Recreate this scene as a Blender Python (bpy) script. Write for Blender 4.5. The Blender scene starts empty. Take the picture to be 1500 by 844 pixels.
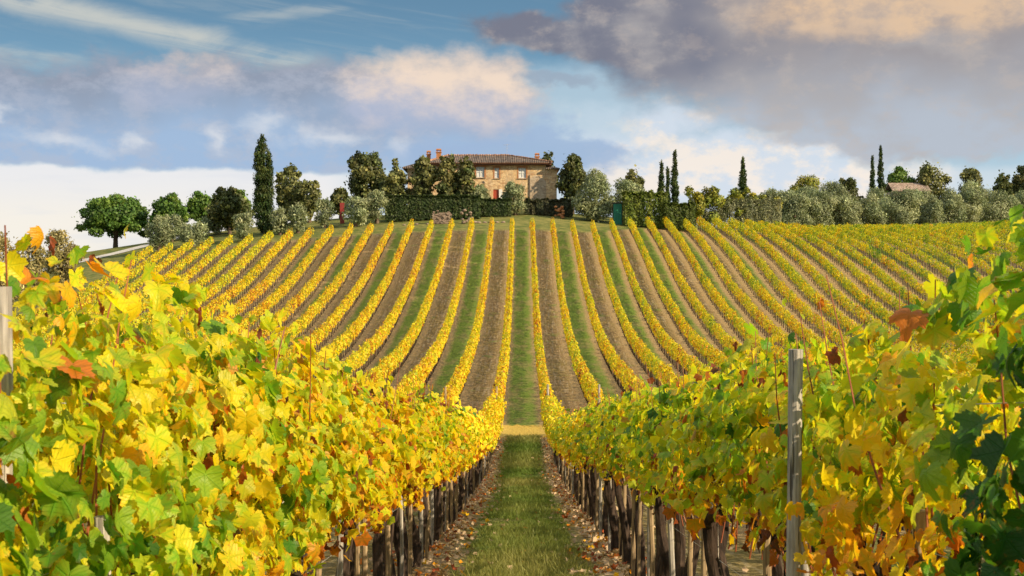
import bpy, bmesh, math, random
import numpy as np
from mathutils import Vector
from math import radians as R, sin, cos, pi

SC = bpy.context.scene
COL = SC.collection
random.seed(4)
RNG = np.random.default_rng(11)

# ------------------------------------------------------------------ camera, light, exposure
F = 2000.0            # focal length expressed in pixels of a 1500 px wide picture
CX, HY = 765.0, 422.0 # where the lane direction / the horizon meet the picture
cam_d = bpy.data.cameras.new('camera')
cam = bpy.data.objects.new('camera', cam_d)
COL.objects.link(cam)
cam_d.sensor_width = 36.0
cam_d.lens = 36.0 * F / 1500.0
cam_d.clip_start = 0.05
cam_d.clip_end = 12000
cam.location = (0, 0, 0)
cam.rotation_euler = (R(90), 0, math.atan((CX - 750) / F))
cam_d.dof.use_dof = True
cam_d.dof.focus_distance = 11.0
cam_d.dof.aperture_fstop = 13.0
SC.camera = cam

SUN_AZ = 30.0   # degrees the sun stands behind the camera's right-hand side (0 = exactly to the right)
SUN_EL = 27.0
sun_d = bpy.data.lights.new('sun', 'SUN')
sun_d.energy = 5.0
sun_d.angle = R(0.5)
sun_d.color = (1.0, 0.81, 0.55)
sun = bpy.data.objects.new('sun', sun_d)
COL.objects.link(sun)
to_sun = Vector((cos(R(SUN_EL)) * cos(R(SUN_AZ)), -cos(R(SUN_EL)) * sin(R(SUN_AZ)), sin(R(SUN_EL))))
sun.rotation_euler = to_sun.to_track_quat('Z', 'Y').to_euler()
sun.location = (60, -40, 60)

SC.view_settings.view_transform = 'Standard'
SC.view_settings.look = 'None'
SC.view_settings.gamma = 1
EXPO = 0.5
SC.view_settings.exposure = EXPO
SC.view_settings.use_curve_mapping = False
SC.cycles.max_bounces = 6
SC.cycles.diffuse_bounces = 3
SC.cycles.glossy_bounces = 2
SC.cycles.transmission_bounces = 3
SC.cycles.use_denoising = True


def lin(r, g, b):
    f = lambda c: ((c / 255 + 0.055) / 1.055) ** 2.4 if c > 10 else c / 255 / 12.92
    return (f(r), f(g), f(b))


# ------------------------------------------------------------------ a small language for node maths
class NT:
    def __init__(self, tree):
        self.t = tree
        tree.nodes.clear()

    def node(self, typ, **kw):
        n = self.t.nodes.new(typ)
        for k, v in kw.items():
            setattr(n, k, v)
        return n

    def put(self, sock, v):
        if isinstance(v, V):
            self.t.links.new(v.s, sock)
        elif isinstance(v, bpy.types.NodeSocket):
            self.t.links.new(v, sock)
        elif isinstance(v, (tuple, list)):
            n = len(sock.default_value)
            v = tuple(v)
            sock.default_value = (v + (1.0,) * n)[:n]
        else:
            sock.default_value = v

    def math(self, op, *a, clamp=False):
        n = self.node('ShaderNodeMath', operation=op, use_clamp=clamp)
        for i, x in enumerate(a):
            self.put(n.inputs[i], x)
        return V(self, n.outputs[0])

    def step(self, x, a, b, lo=0.0, hi=1.0):
        n = self.node('ShaderNodeMapRange', interpolation_type='SMOOTHSTEP')
        for i, v in enumerate((x, a, b, lo, hi)):
            self.put(n.inputs[i], v)
        return V(self, n.outputs[0])

    def vec(self, x, y, z):
        n = self.node('ShaderNodeCombineXYZ')
        for i, v in enumerate((x, y, z)):
            self.put(n.inputs[i], v)
        return V(self, n.outputs[0])

    def sep(self, v):
        n = self.node('ShaderNodeSeparateXYZ')
        self.put(n.inputs[0], v)
        return [V(self, n.outputs[i]) for i in range(3)]

    def noise(self, vec, scale, detail=5, rough=0.55, dist=0.0):
        n = self.node('ShaderNodeTexNoise')
        self.put(n.inputs['Vector'], vec)
        n.inputs['Scale'].default_value = scale
        n.inputs['Detail'].default_value = detail
        n.inputs['Roughness'].default_value = rough
        n.inputs['Distortion'].default_value = dist
        return V(self, n.outputs[0])

    def mix(self, f, a, b, blend='MIX'):
        n = self.node('ShaderNodeMix', data_type='RGBA', blend_type=blend)
        self.put(n.inputs['Factor'], f)
        self.put(n.inputs['A'], a) if False else self.put(n.inputs[6], a)
        self.put(n.inputs[7], b)
        return V(self, n.outputs[2])

    def attr(self, name, out='Color'):
        n = self.node('ShaderNodeAttribute', attribute_name=name)
        return V(self, n.outputs[out])

    def ramp(self, f, stops):
        n = self.node('ShaderNodeValToRGB')
        self.put(n.inputs[0], f)
        e = n.color_ramp.elements
        while len(e) < len(stops):
            e.new(0.5)
        for i, (p, c) in enumerate(stops):
            e[i].position = p
            e[i].color = tuple(c) + (1.0,)
        return V(self, n.outputs[0])


class V:
    def __init__(self, nt, s):
        self.n, self.s = nt, s

    def __add__(self, o): return self.n.math('ADD', self, o)
    __radd__ = __add__
    def __mul__(self, o): return self.n.math('MULTIPLY', self, o)
    __rmul__ = __mul__
    def __sub__(self, o): return self.n.math('SUBTRACT', self, o)
    def __rsub__(self, o): return self.n.math('SUBTRACT', o, self)
    def __truediv__(self, o): return self.n.math('DIVIDE', self, o)
    def max(self, o): return self.n.math('MAXIMUM', self, o)
    def min(self, o): return self.n.math('MINIMUM', self, o)
    def clamp(self): return self.n.math('ADD', self, 0.0, clamp=True)


# ------------------------------------------------------------------ sky
world = bpy.data.worlds.new('World')
SC.world = world
world.use_nodes = True
W = NT(world.node_tree)
SKY_STRENGTH = 0.1


def build_sky():
    co = W.node('ShaderNodeTexCoord')
    d = V(W, co.outputs['Generated'])
    x, y, z = W.sep(d)
    az = W.math('ARCTAN2', x, y)
    hor = W.math('SQRT', x * x + y * y)
    el = W.math('ARCTAN2', z, hor)
    p = W.vec(az, el * 1.5, 0.0)
    wn = W.node('ShaderNodeTexNoise')
    W.put(wn.inputs['Vector'], p)
    wn.inputs['Scale'].default_value = 17
    wn.inputs['Detail'].default_value = 7
    wn.inputs['Roughness'].default_value = 0.56
    wr, wg, wb = W.sep(V(W, wn.outputs['Color']))
    az1 = az + (wr - 0.5) * 0.085
    el1 = el + (wg - 0.5) * 0.05
    # small billow noise and the same noise a little nearer the sun: their difference models the lit sides
    n1 = W.noise(p, 30, 9, 0.66)
    off = W.vec(az + 0.012, el * 1.5 + 0.014, 0.0)
    n2 = W.noise(off, 30, 9, 0.66)
    relief = (n1 - n2)
    big = W.noise(W.vec(az + 3.1, el * 2.2, 4.0), 7, 4, 0.5)

    def A(px): return (px - CX) / F
    def E(py): return (HY - py) / F

    def blob(px, py, rx, ry, a=az1, e=el1):
        u = (a - A(px)) / (rx / F)
        v = (e - E(py)) / (ry / F)
        return 1.0 - W.math('SQRT', u * u + v * v)

    def union(*b):
        r = b[0]
        for q in b[1:]:
            r = r.max(q)
        return r

    # clear sky: Nishita, tinted towards the photographed blue
    sky = W.node('ShaderNodeTexSky', sky_type='NISHITA')
    sky.sun_disc = False
    sky.sun_elevation = R(SUN_EL)
    sky.sun_rotation = R(90 + SUN_AZ)
    sky.altitude = 300
    sky.air_density = 1.0
    sky.dust_density = 0.6
    K = 1.0 / SKY_STRENGTH / 2 ** EXPO
    C = lambda r, g, b: tuple(c * K for c in lin(r, g, b))
    nish = V(W, sky.outputs[0])
    clear = W.mix(1.0, nish, (0.40, 0.52, 0.60), 'MULTIPLY')
    soft = W.noise(W.vec(az, el * 1.4, 7.0), 14, 3, 0.5)
    col = W.mix(W.step(el, 0.05, 0.17), C(190, 214, 228), W.mix(0.75, clear, C(118, 160, 188)))
    col = W.mix(W.step(el, 0.15, 0.215) * 0.75, col, C(96, 134, 164))
    # high thin cirrus
    cz = W.noise(W.vec(az * 0.8 + el * 1.6, el * 7.0 + az * 0.9, 2.0), 9, 8, 0.62, 0.9)
    cy = W.noise(W.vec(az * 1.2, el * 2.5, 9.0), 11, 7, 0.62, 0.5)
    cir = W.step(cz, 0.48, 0.78) * W.step(el, 0.10, 0.15)
    line = el - (E(22) - (az - A(0)) * 0.165 + (cy - 0.5) * 0.020)
    streak = W.step(W.math('ABSOLUTE', line), 0.0, 0.014, 1.0, 0.0) * W.step(az, A(540), A(380)) * W.step(cz * 0.5 + cy * 0.5, 0.28, 0.52)
    line2 = el - (E(105) + (az - A(0)) * 0.01 + (cy - 0.5) * 0.022)
    streak2 = W.step(W.math('ABSOLUTE', line2), 0.0, 0.012, 1.0, 0.0) * W.step(az, A(230), A(60)) * W.step(cz * 0.5 + cy * 0.5, 0.36, 0.6)
    line3 = el - (E(45) + (az - A(330)) * 0.16 + (cy - 0.5) * 0.02)
    streak3 = W.step(W.math('ABSOLUTE', line3), 0.0, 0.009, 1.0, 0.0) * W.step(az, A(300), A(380)) * W.step(az, A(560), A(470)) * W.step(cz, 0.4, 0.62)
    col = W.mix(((cir * 0.30).max(streak * 0.92).max(streak2 * 0.75).max(streak3 * 0.45)).clamp(), col, C(200, 203, 198))
    # bright bank low over the horizon and the glow between the clouds
    low = W.step(el + (wg - 0.5) * 0.022 + (wr - 0.5) * 0.006, E(258), E(244), 1.0, 0.0)
    col = W.mix(low * W.step(az, A(560), A(470), 0.35, 1.0), col, W.mix(W.step(el, E(340), E(255)), C(247, 241, 230), C(236, 236, 238)))
    col = W.mix(low * W.step(W.noise(W.vec(az, el * 5.0, 1.0), 12, 4, 0.5), 0.5, 0.72) * 0.55, col, C(222, 226, 234))
    glow = W.step(union(blob(1060, 250, 300, 80), blob(920, 185, 170, 45), blob(1200, 268, 240, 50)) + (n1 - 0.5) * 0.35, 0.0, 0.6)
    col = W.mix(glow * 0.92, col, W.mix(W.step(soft + relief * 0.8, 0.40, 0.62), C(214, 224, 236), C(250, 238, 226)))
    gap = W.step(union(blob(860, 150, 160, 70), blob(800, 175, 90, 60)) + (soft - 0.5) * 0.3, 0.0, 0.7)
    col = W.mix(gap * 0.75, col, C(184, 207, 222))
    # the long blue-grey bank on the left
    fa = union(blob(60, 190, 330, 88), blob(270, 172, 300, 96), blob(480, 175, 300, 98), blob(640, 165, 170, 92), blob(120, 215, 420, 62), blob(350, 220, 330, 55))
    da = W.step(fa + (n1 - 0.5) * 0.5, 0.0, 0.34) * W.step(el + (wg - 0.5) * 0.020 + (wr - 0.5) * 0.006, E(256), E(247))
    ta = W.step(el + (soft - 0.5) * 0.06, E(232), E(120))
    ca = W.mix(ta, C(162, 188, 220), C(147, 157, 176))
    ca = W.mix(W.step(relief + (soft - 0.5) * 0.3, -0.10, 0.16) * 0.5, ca, C(184, 190, 206))
    ca = W.mix(W.step(fa, 0.42, 0.06) * ta * 0.6, ca, C(152, 148, 160))
    col = W.mix(da * 0.95, col, ca)
    # the sunlit heads of that bank, fading downwards into lilac
    fh = union(blob(630, 140, 165, 80), blob(715, 165, 95, 80), blob(560, 140, 70, 48), blob(265, 125, 95, 46))
    hh = W.step(fh + (n1 - 0.5) * 0.26, -0.02, 0.5) * W.step(el + (soft - 0.5) * 0.04, E(212), E(165)) * W.step(az, A(300), A(470), 0.55, 1.0)
    lit = W.step(el + relief * 0.05 + (soft - 0.5) * 0.04 + (az - A(640)) * 0.10, E(200), E(100))
    col = W.mix(hh * W.step(relief, -0.25, 0.10, 0.85, 1.0) * 0.95, col, W.mix(lit, C(180, 188, 210), C(244, 222, 202)))
    # small torn gaps low in the bank
    fg = union(blob(385, 197, 52, 17), blob(315, 205, 20, 24), blob(105, 213, 66, 15), blob(30, 185, 24, 11), blob(485, 195, 50, 15), blob(600, 216, 26, 22), blob(210, 210, 24, 12))
    col = W.mix(W.step(fg + (n1 - 0.5) * 1.3, -0.3, 1.15) * 0.65, col, C(226, 229, 234))
    # blue-grey cloud right of the house ridge and a wisp above it
    fs = union(blob(850, 222, 110, 34), blob(800, 205, 60, 40), blob(700, 228, 150, 34))
    col = W.mix(W.step(fs + (n1 - 0.5) * 0.6, 0.0, 0.5) * 0.85, col, C(160, 184, 216))
    fw = union(blob(815, 128, 70, 14))
    col = W.mix(W.step(fw + (n1 - 0.5) * 0.8, 0.0, 0.7) * 0.7, col, C(154, 168, 186))
    # the great purple-grey cloud on the right
    fb = union(blob(800, 52, 130, 40), blob(930, 52, 170, 66), blob(1130, 70, 330, 118), blob(1400, 85, 420, 140), blob(1300, 140, 400, 85), blob(1000, 10, 180, 60), blob(1350, 205, 300, 40))
    db = W.step(fb + (n1 - 0.5) * 0.34, 0.0, 0.42)
    tb = W.step(el + (soft - 0.5) * 0.06, E(205), E(75))
    cb = W.mix(tb, C(184, 192, 204), C(162, 156, 158))
    cb = W.mix(W.step(az + (soft - 0.5) * 0.35, A(1190), A(860)) * W.step(el + (soft - 0.5) * 0.03, E(175), E(110)) * 0.92, cb, C(118, 121, 138))
    cb = W.mix(W.step(soft + relief * 0.4, 0.45, 0.70) * 0.55, cb, C(182, 177, 176))
    fp = union(blob(1210, 12, 170, 70), blob(1400, 30, 100, 60), blob(1490, 10, 90, 66), blob(1310, 40, 70, 36))
    cb = W.mix(W.step(fp + (n1 - 0.5) * 0.6 + (soft - 0.5) * 0.6, -0.05, 0.75) * W.step(relief, -0.2, 0.1, 0.55, 1.0) * 0.95, cb, C(232, 198, 162))
    cb = W.mix(W.step(relief, 0.0, 0.2) * 0.18, cb, C(208, 188, 172))
    col = W.mix(db * 0.96, col, cb)
    # broken cloud over the unseen upper dome, brightened to lift the shadows
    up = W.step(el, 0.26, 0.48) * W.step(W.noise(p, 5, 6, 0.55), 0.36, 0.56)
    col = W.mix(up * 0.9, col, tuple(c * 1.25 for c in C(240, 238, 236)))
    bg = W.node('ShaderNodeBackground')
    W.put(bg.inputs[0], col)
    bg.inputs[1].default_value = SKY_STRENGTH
    out = W.node('ShaderNodeOutputWorld')
    W.t.links.new(bg.outputs[0], out.inputs[0])


build_sky()
world.cycles.sampling_method = 'MANUAL'
world.cycles.sample_map_resolution = 512

# ------------------------------------------------------------------ terrain
PZ = np.array([-60, -30, 0, 6.4, 15, 30, 49, 58, 66, 80, 104, 136, 160, 172, 182, 195, 215, 250, 300, 420, 900, 4000], float)
PH = np.array([3.5, 1.2, -1.76, -2.37, -3.2, -4.75, -6.40, -6.72, -6.80, -6.60, -5.35, -0.72, 4.75, 7.45, 9.3, 11.0, 11.9, 11.6, 9.5, 3.0, -30, -60], float)


def _tang():
    d = np.diff(PH) / np.diff(PZ)
    m = np.zeros_like(PH)
    m[0], m[-1] = d[0], d[-1]
    for i in range(1, len(PH) - 1):
        if d[i - 1] * d[i] <= 0:
            m[i] = 0
        else:
            w1 = 2 * (PZ[i + 1] - PZ[i]) + (PZ[i] - PZ[i - 1])
            w2 = (PZ[i + 1] - PZ[i]) + 2 * (PZ[i] - PZ[i - 1])
            m[i] = (w1 + w2) / (w1 / d[i - 1] + w2 / d[i])
    return m


PM = _tang()


def profile(z):
    z = np.clip(z, PZ[0], PZ[-1])
    i = np.clip(np.searchsorted(PZ, z, side='right') - 1, 0, len(PZ) - 2)
    h = PZ[i + 1] - PZ[i]
    t = (z - PZ[i]) / h
    t2, t3 = t * t, t * t * t
    return (2 * t3 - 3 * t2 + 1) * PH[i] + (t3 - 2 * t2 + t) * h * PM[i] + (-2 * t3 + 3 * t2) * PH[i + 1] + (t3 - t2) * h * PM[i + 1]


def sstep(x, a, b):
    t = np.clip((x - a) / (b - a), 0, 1)
    return t * t * (3 - 2 * t)


def ground(x, z):
    x, z = np.asarray(x, float), np.asarray(z, float)
    xr = np.clip(x, 0, 110)
    h = profile(z)
    xl = np.clip(-x, 0, 400)
    left = np.where(xl < 44, 3.0 * (xl / 44) ** 2, 3.0 + 0.155 * (np.minimum(xl, 100) - 44))
    h = h - left * sstep(z, 80, 172)
    # to the right the brow of the hill sinks and rounds off
    xe = np.minimum(xr * xr / (xr + 6.0), 36.0) * (1 - 0.40 * sstep(xr, 55, 100))
    h = h - xe * (0.045 * sstep(z, 72, 112) + 0.060 * sstep(z, 150, 195))
    return h


def gz(x, z):
    return float(ground(x, z))


def top_z(x):
    """where the vine rows end at the top of the far slope"""
    return 170.0 if x < 8 else 170.0 + (x - 8) * 0.93


# ------------------------------------------------------------------ mesh helpers
def mesh_from(name, verts, tris, col=None, uv=None, smooth=False, mat=None):
    me = bpy.data.meshes.new(name)
    verts = np.ascontiguousarray(verts, np.float32)
    tris = np.ascontiguousarray(tris, np.int32)
    me.vertices.add(len(verts))
    me.vertices.foreach_set('co', verts.ravel())
    me.loops.add(tris.size)
    me.loops.foreach_set('vertex_index', tris.ravel())
    me.polygons.add(len(tris))
    k = tris.shape[1]
    me.polygons.foreach_set('loop_start', np.arange(0, tris.size, k, dtype=np.int32))
    if smooth:
        me.polygons.foreach_set('use_smooth', np.ones(len(tris), bool))
    if col is not None:
        a = me.attributes.new('Col', 'FLOAT_COLOR', 'POINT')
        c = np.ones((len(verts), 4), np.float32)
        c[:, :3] = col
        a.data.foreach_set('color', c.ravel())
    if uv is not None:
        a = me.attributes.new('leaf_uv', 'FLOAT_VECTOR', 'POINT')
        a.data.foreach_set('vector', np.ascontiguousarray(uv, np.float32).ravel())
    me.update(calc_edges=True)
    me.validate()
    if mat:
        me.materials.append(mat)
    return me


def link(name, data, parent=None, loc=None):
    o = bpy.data.objects.new(name, data)
    COL.objects.link(o)
    if parent is not None:
        o.parent = parent
    if loc is not None:
        o.location = loc
    return o


def tag(o, label, cat, group=None, kind=None):
    if label: o['label'] = label
    if cat: o['category'] = cat
    if group: o['group'] = group
    if kind: o['kind'] = kind
    return o


def empty(name, label, cat, loc, group=None, rz=0.0):
    o = link(name, None, loc=loc)
    o.rotation_euler = (0, 0, rz)
    o.empty_display_size = 0.2
    return tag(o, label, cat, group)


class MB:
    """collects polygons of one mesh"""
    def __init__(self):
        self.v, self.f = [], []

    def tube(self, pts, rad, n=8, caps=True, rough=0.0):
        pts = [Vector(p) for p in pts]
        if not hasattr(rad, '__len__'):
            rad = [rad] * len(pts)
        base = len(self.v)
        for i, p in enumerate(pts):
            a = pts[max(0, i - 1)]
            b = pts[min(len(pts) - 1, i + 1)]
            t = (b - a).normalized()
            up = Vector((0, 0, 1)) if abs(t.z) < 0.9 else Vector((1, 0, 0))
            s = t.cross(up).normalized()
            u = s.cross(t)
            for k in range(n):
                an = 2 * pi * k / n
                r = rad[i] * (1 + rough * (random.random() - 0.5))
                self.v.append(p + (s * cos(an) + u * sin(an)) * r)
        for i in range(len(pts) - 1):
            for k in range(n):
                a = base + i * n + k
                b = base + i * n + (k + 1) % n
                self.f.append((a, b, b + n, a + n))
        if caps:
            self.f.append(tuple(base + k for k in range(n))[::-1])
            e = base + (len(pts) - 1) * n
            self.f.append(tuple(e + k for k in range(n)))
        return self

    def box(self, x0, x1, y0, y1, z0, z1):
        b = len(self.v)
        for z in (z0, z1):
            self.v += [Vector((x0, y0, z)), Vector((x1, y0, z)), Vector((x1, y1, z)), Vector((x0, y1, z))]
        for q in ((3, 2, 1, 0), (4, 5, 6, 7), (0, 1, 5, 4), (1, 2, 6, 5), (2, 3, 7, 6), (3, 0, 4, 7)):
            self.f.append(tuple(b + i for i in q))
        return self

    def poly(self, pts):
        b = len(self.v)
        self.v += [Vector(p) for p in pts]
        self.f.append(tuple(range(b, b + len(pts))))
        return self

    def build(self, name, mat, parent=None, loc=None, smooth=False, bevel=0.0):
        me = self.mesh(name, mat, smooth)
        if bevel:
            bm = bmesh.new()
            bm.from_mesh(me)
            bmesh.ops.bevel(bm, geom=bm.edges[:], offset=bevel, segments=1, affect='EDGES')
            bm.to_mesh(me)
            bm.free()
        return link(name, me, parent, loc)

    def mesh(self, name, mat, smooth=False):
        me = bpy.data.meshes.new(name)
        me.from_pydata([tuple(v) for v in self.v], [], self.f)
        if smooth:
            me.polygons.foreach_set('use_smooth', np.ones(len(me.polygons), bool))
        me.materials.append(mat)
        me.update()
        return me


# ------------------------------------------------------------------ materials
def material(name):
    m = bpy.data.materials.new(name)
    m.use_nodes = True
    nt = NT(m.node_tree)
    return m, nt


def finish(nt, shader, bump=None):
    out = nt.node('ShaderNodeOutputMaterial')
    nt.t.links.new(shader, out.inputs[0])


def principled(nt, col, rough=0.7, spec=0.3, bump=None, bdist=0.02, bstr=0.6):
    b = nt.node('ShaderNodeBsdfPrincipled')
    nt.put(b.inputs['Base Color'], col)
    nt.put(b.inputs['Roughness'], rough)
    nt.put(b.inputs['Specular IOR Level'], spec)
    if bump is not None:
        bn = nt.node('ShaderNodeBump')
        bn.inputs['Distance'].default_value = bdist
        bn.inputs['Strength'].default_value = bstr
        nt.put(bn.inputs['Height'], bump)
        nt.t.links.new(bn.outputs[0], b.inputs['Normal'])
    return b


def leaf_material(name, trans=0.42, rough=0.45, spec=0.35, veins=False, boost=1.15):
    m, nt = material(name)
    c = nt.attr('Col')
    bump = None
    if veins:
        uv = nt.attr('leaf_uv', 'Vector')
        u, v, rnd = nt.sep(uv)
        r = nt.math('SQRT', u * u + v * v)
        ang = nt.math('ARCTAN2', nt.math('ABSOLUTE', u), v)
        vein = None
        for a0 in (0.0, 0.95, 1.95):
            d = nt.math('ABSOLUTE', nt.math('SINE', ang - a0)) * r
            w = nt.step(d, 0.012, 0.035, 1.0, 0.0)
            vein = w if vein is None else vein.max(w)
        # side veins
        sv = nt.math('SINE', (nt.math('ABSOLUTE', u) * 0.8 + v) * 34.0)
        vein = vein.max(nt.step(sv, 0.86, 1.0) * 0.35)
        geo = nt.node('ShaderNodeNewGeometry')
        nz = nt.noise(V(nt, geo.outputs['Position']), 55, 4, 0.6)
        edge = nt.step(r + (nz - 0.5) * 0.7, 0.55, 1.0)
        halo = None
        for a0 in (0.0, 0.95, 1.95):
            d = nt.math('ABSOLUTE', nt.math('SINE', ang - a0)) * r
            w = nt.step(d + (nz - 0.5) * 0.12, 0.02, 0.20, 1.0, 0.0)
            halo = w if halo is None else halo.max(w)
        # the blade stays greener along its veins and turns towards the margin
        c = nt.mix(halo * 0.55 * nt.step(rnd, 0.25, 0.6), c, nt.mix(1.0, c, (0.62, 1.0, 0.9), 'MULTIPLY'))
        c = nt.mix(edge * 0.75 * nt.step(rnd, 0.15, 0.7), c, nt.mix(1.0, c, (1.3, 0.60, 0.30), 'MULTIPLY'))
        rim = nt.step(r + (nz - 0.5) * 0.5, 0.82, 0.98) * nt.step(rnd, 0.5, 0.95)
        c = nt.mix(rim * 0.8, c, (0.20, 0.075, 0.02))
        c = nt.mix(nt.step(nz, 0.58, 0.68) * 0.6 * nt.step(rnd, 0.45, 0.9), c, (0.30, 0.11, 0.02))
        c = nt.mix(vein * 0.6, c, nt.mix(1.0, c, (0.95, 1.2, 1.6), 'MULTIPLY'))
        bump = vein * -1.0 + nz * 0.5
    b = principled(nt, c, rough, spec, bump, 0.006, 0.8)
    t = nt.node('ShaderNodeBsdfTranslucent')
    nt.put(t.inputs[0], nt.mix(1.0, c, (boost, boost, boost * 0.5), 'MULTIPLY'))
    mx = nt.node('ShaderNodeMixShader')
    mx.inputs[0].default_value = trans
    nt.t.links.new(b.outputs[0], mx.inputs[1])
    nt.t.links.new(t.outputs[0], mx.inputs[2])
    finish(nt, mx.outputs[0])
    return m


def simple_material(name, c1, c2, scale=8, rough=0.8, spec=0.25, stretch=(1, 1, 1), bstr=0.6, bdist=0.01, detail=6):
    m, nt = material(name)
    tc = nt.node('ShaderNodeTexCoord')
    x, y, z = nt.sep(V(nt, tc.outputs['Object']))
    p = nt.vec(x * stretch[0], y * stretch[1], z * stretch[2])
    n = nt.noise(p, scale, detail, 0.6)
    n2 = nt.noise(p, scale * 0.23, 3, 0.5)
    c = nt.mix(nt.step(n * 0.65 + n2 * 0.35, 0.38, 0.62), c1, c2)
    b = principled(nt, c, rough, spec, n, bdist, bstr)
    finish(nt, b.outputs[0])
    return m


M = {}
M['vine_leaf'] = leaf_material('vine_leaf', 0.52, 0.42, 0.35, veins=True, boost=1.12)
M['vine_leaf_far'] = leaf_material('vine_leaf_far', 0.30, 0.5, 0.3)
M['tree_leaf'] = leaf_material('tree_leaf', 0.22, 0.55, 0.25, boost=1.3)
M['grass'] = leaf_material('grass_blade', 0.35, 0.5, 0.2)
M['dead_leaf'] = leaf_material('dead_leaf', 0.15, 0.7, 0.15)
M['bark'] = simple_material('vine_bark', (0.018, 0.012, 0.009), (0.075, 0.05, 0.036), 22, 0.9, 0.2, (1, 1, 0.25), 1.0, 0.02)
M['tree_bark'] = simple_material('tree_bark', (0.06, 0.042, 0.03), (0.16, 0.115, 0.08), 6, 0.9, 0.15, (1, 1, 0.3), 0.8, 0.04)
M['cane'] = simple_material('vine_cane', (0.20, 0.05, 0.02), (0.36, 0.12, 0.045), 30, 0.55, 0.35, (1, 1, 0.3), 0.3, 0.003)


def post_material(name, c1, c2, crack):
    m, nt = material(name)
    tc = nt.node('ShaderNodeTexCoord')
    x, y, z = nt.sep(V(nt, tc.outputs['Object']))
    grain = nt.noise(nt.vec(x * 1.6, y * 1.6, z * 0.10), 45, 6, 0.65)
    blot = nt.noise(nt.vec(x, y, z * 0.4), 7, 4, 0.6)
    line = nt.noise(nt.vec(x * 1.0, y * 1.0, z * 0.035), 60, 3, 0.5)
    knot = nt.noise(nt.vec(x * 1.0, y * 1.0, z * 0.7), 17, 2, 0.4)
    c = nt.mix(nt.step(grain * 0.6 + blot * 0.4, 0.36, 0.64), c1, c2)
    crk = nt.step(line, 0.60, 0.66)
    c = nt.mix(crk * 0.85, c, crack)
    c = nt.mix(nt.step(knot, 0.70, 0.76) * 0.8, c, crack)
    c = nt.mix(nt.step(blot, 0.58, 0.75) * 0.5, c, (0.23, 0.20, 0.12))
    b = principled(nt, c, 0.88, 0.15, grain * 0.5 - crk, 0.008, 1.0)
    finish(nt, b.outputs[0])
    return m


M['post_grey'] = post_material('weathered_post', (0.20, 0.18, 0.155), (0.52, 0.48, 0.42), (0.05, 0.042, 0.035))
M['post_tan'] = post_material('tan_post', (0.20, 0.14, 0.08), (0.46, 0.34, 0.20), (0.05, 0.035, 0.02))
M['wire'] = simple_material('galvanised_wire', (0.30, 0.30, 0.30), (0.5, 0.5, 0.49), 20, 0.45, 0.6)
M['tie'] = simple_material('pale_tie', (0.62, 0.62, 0.60), (0.8, 0.8, 0.78), 20, 0.6, 0.3)


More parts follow.
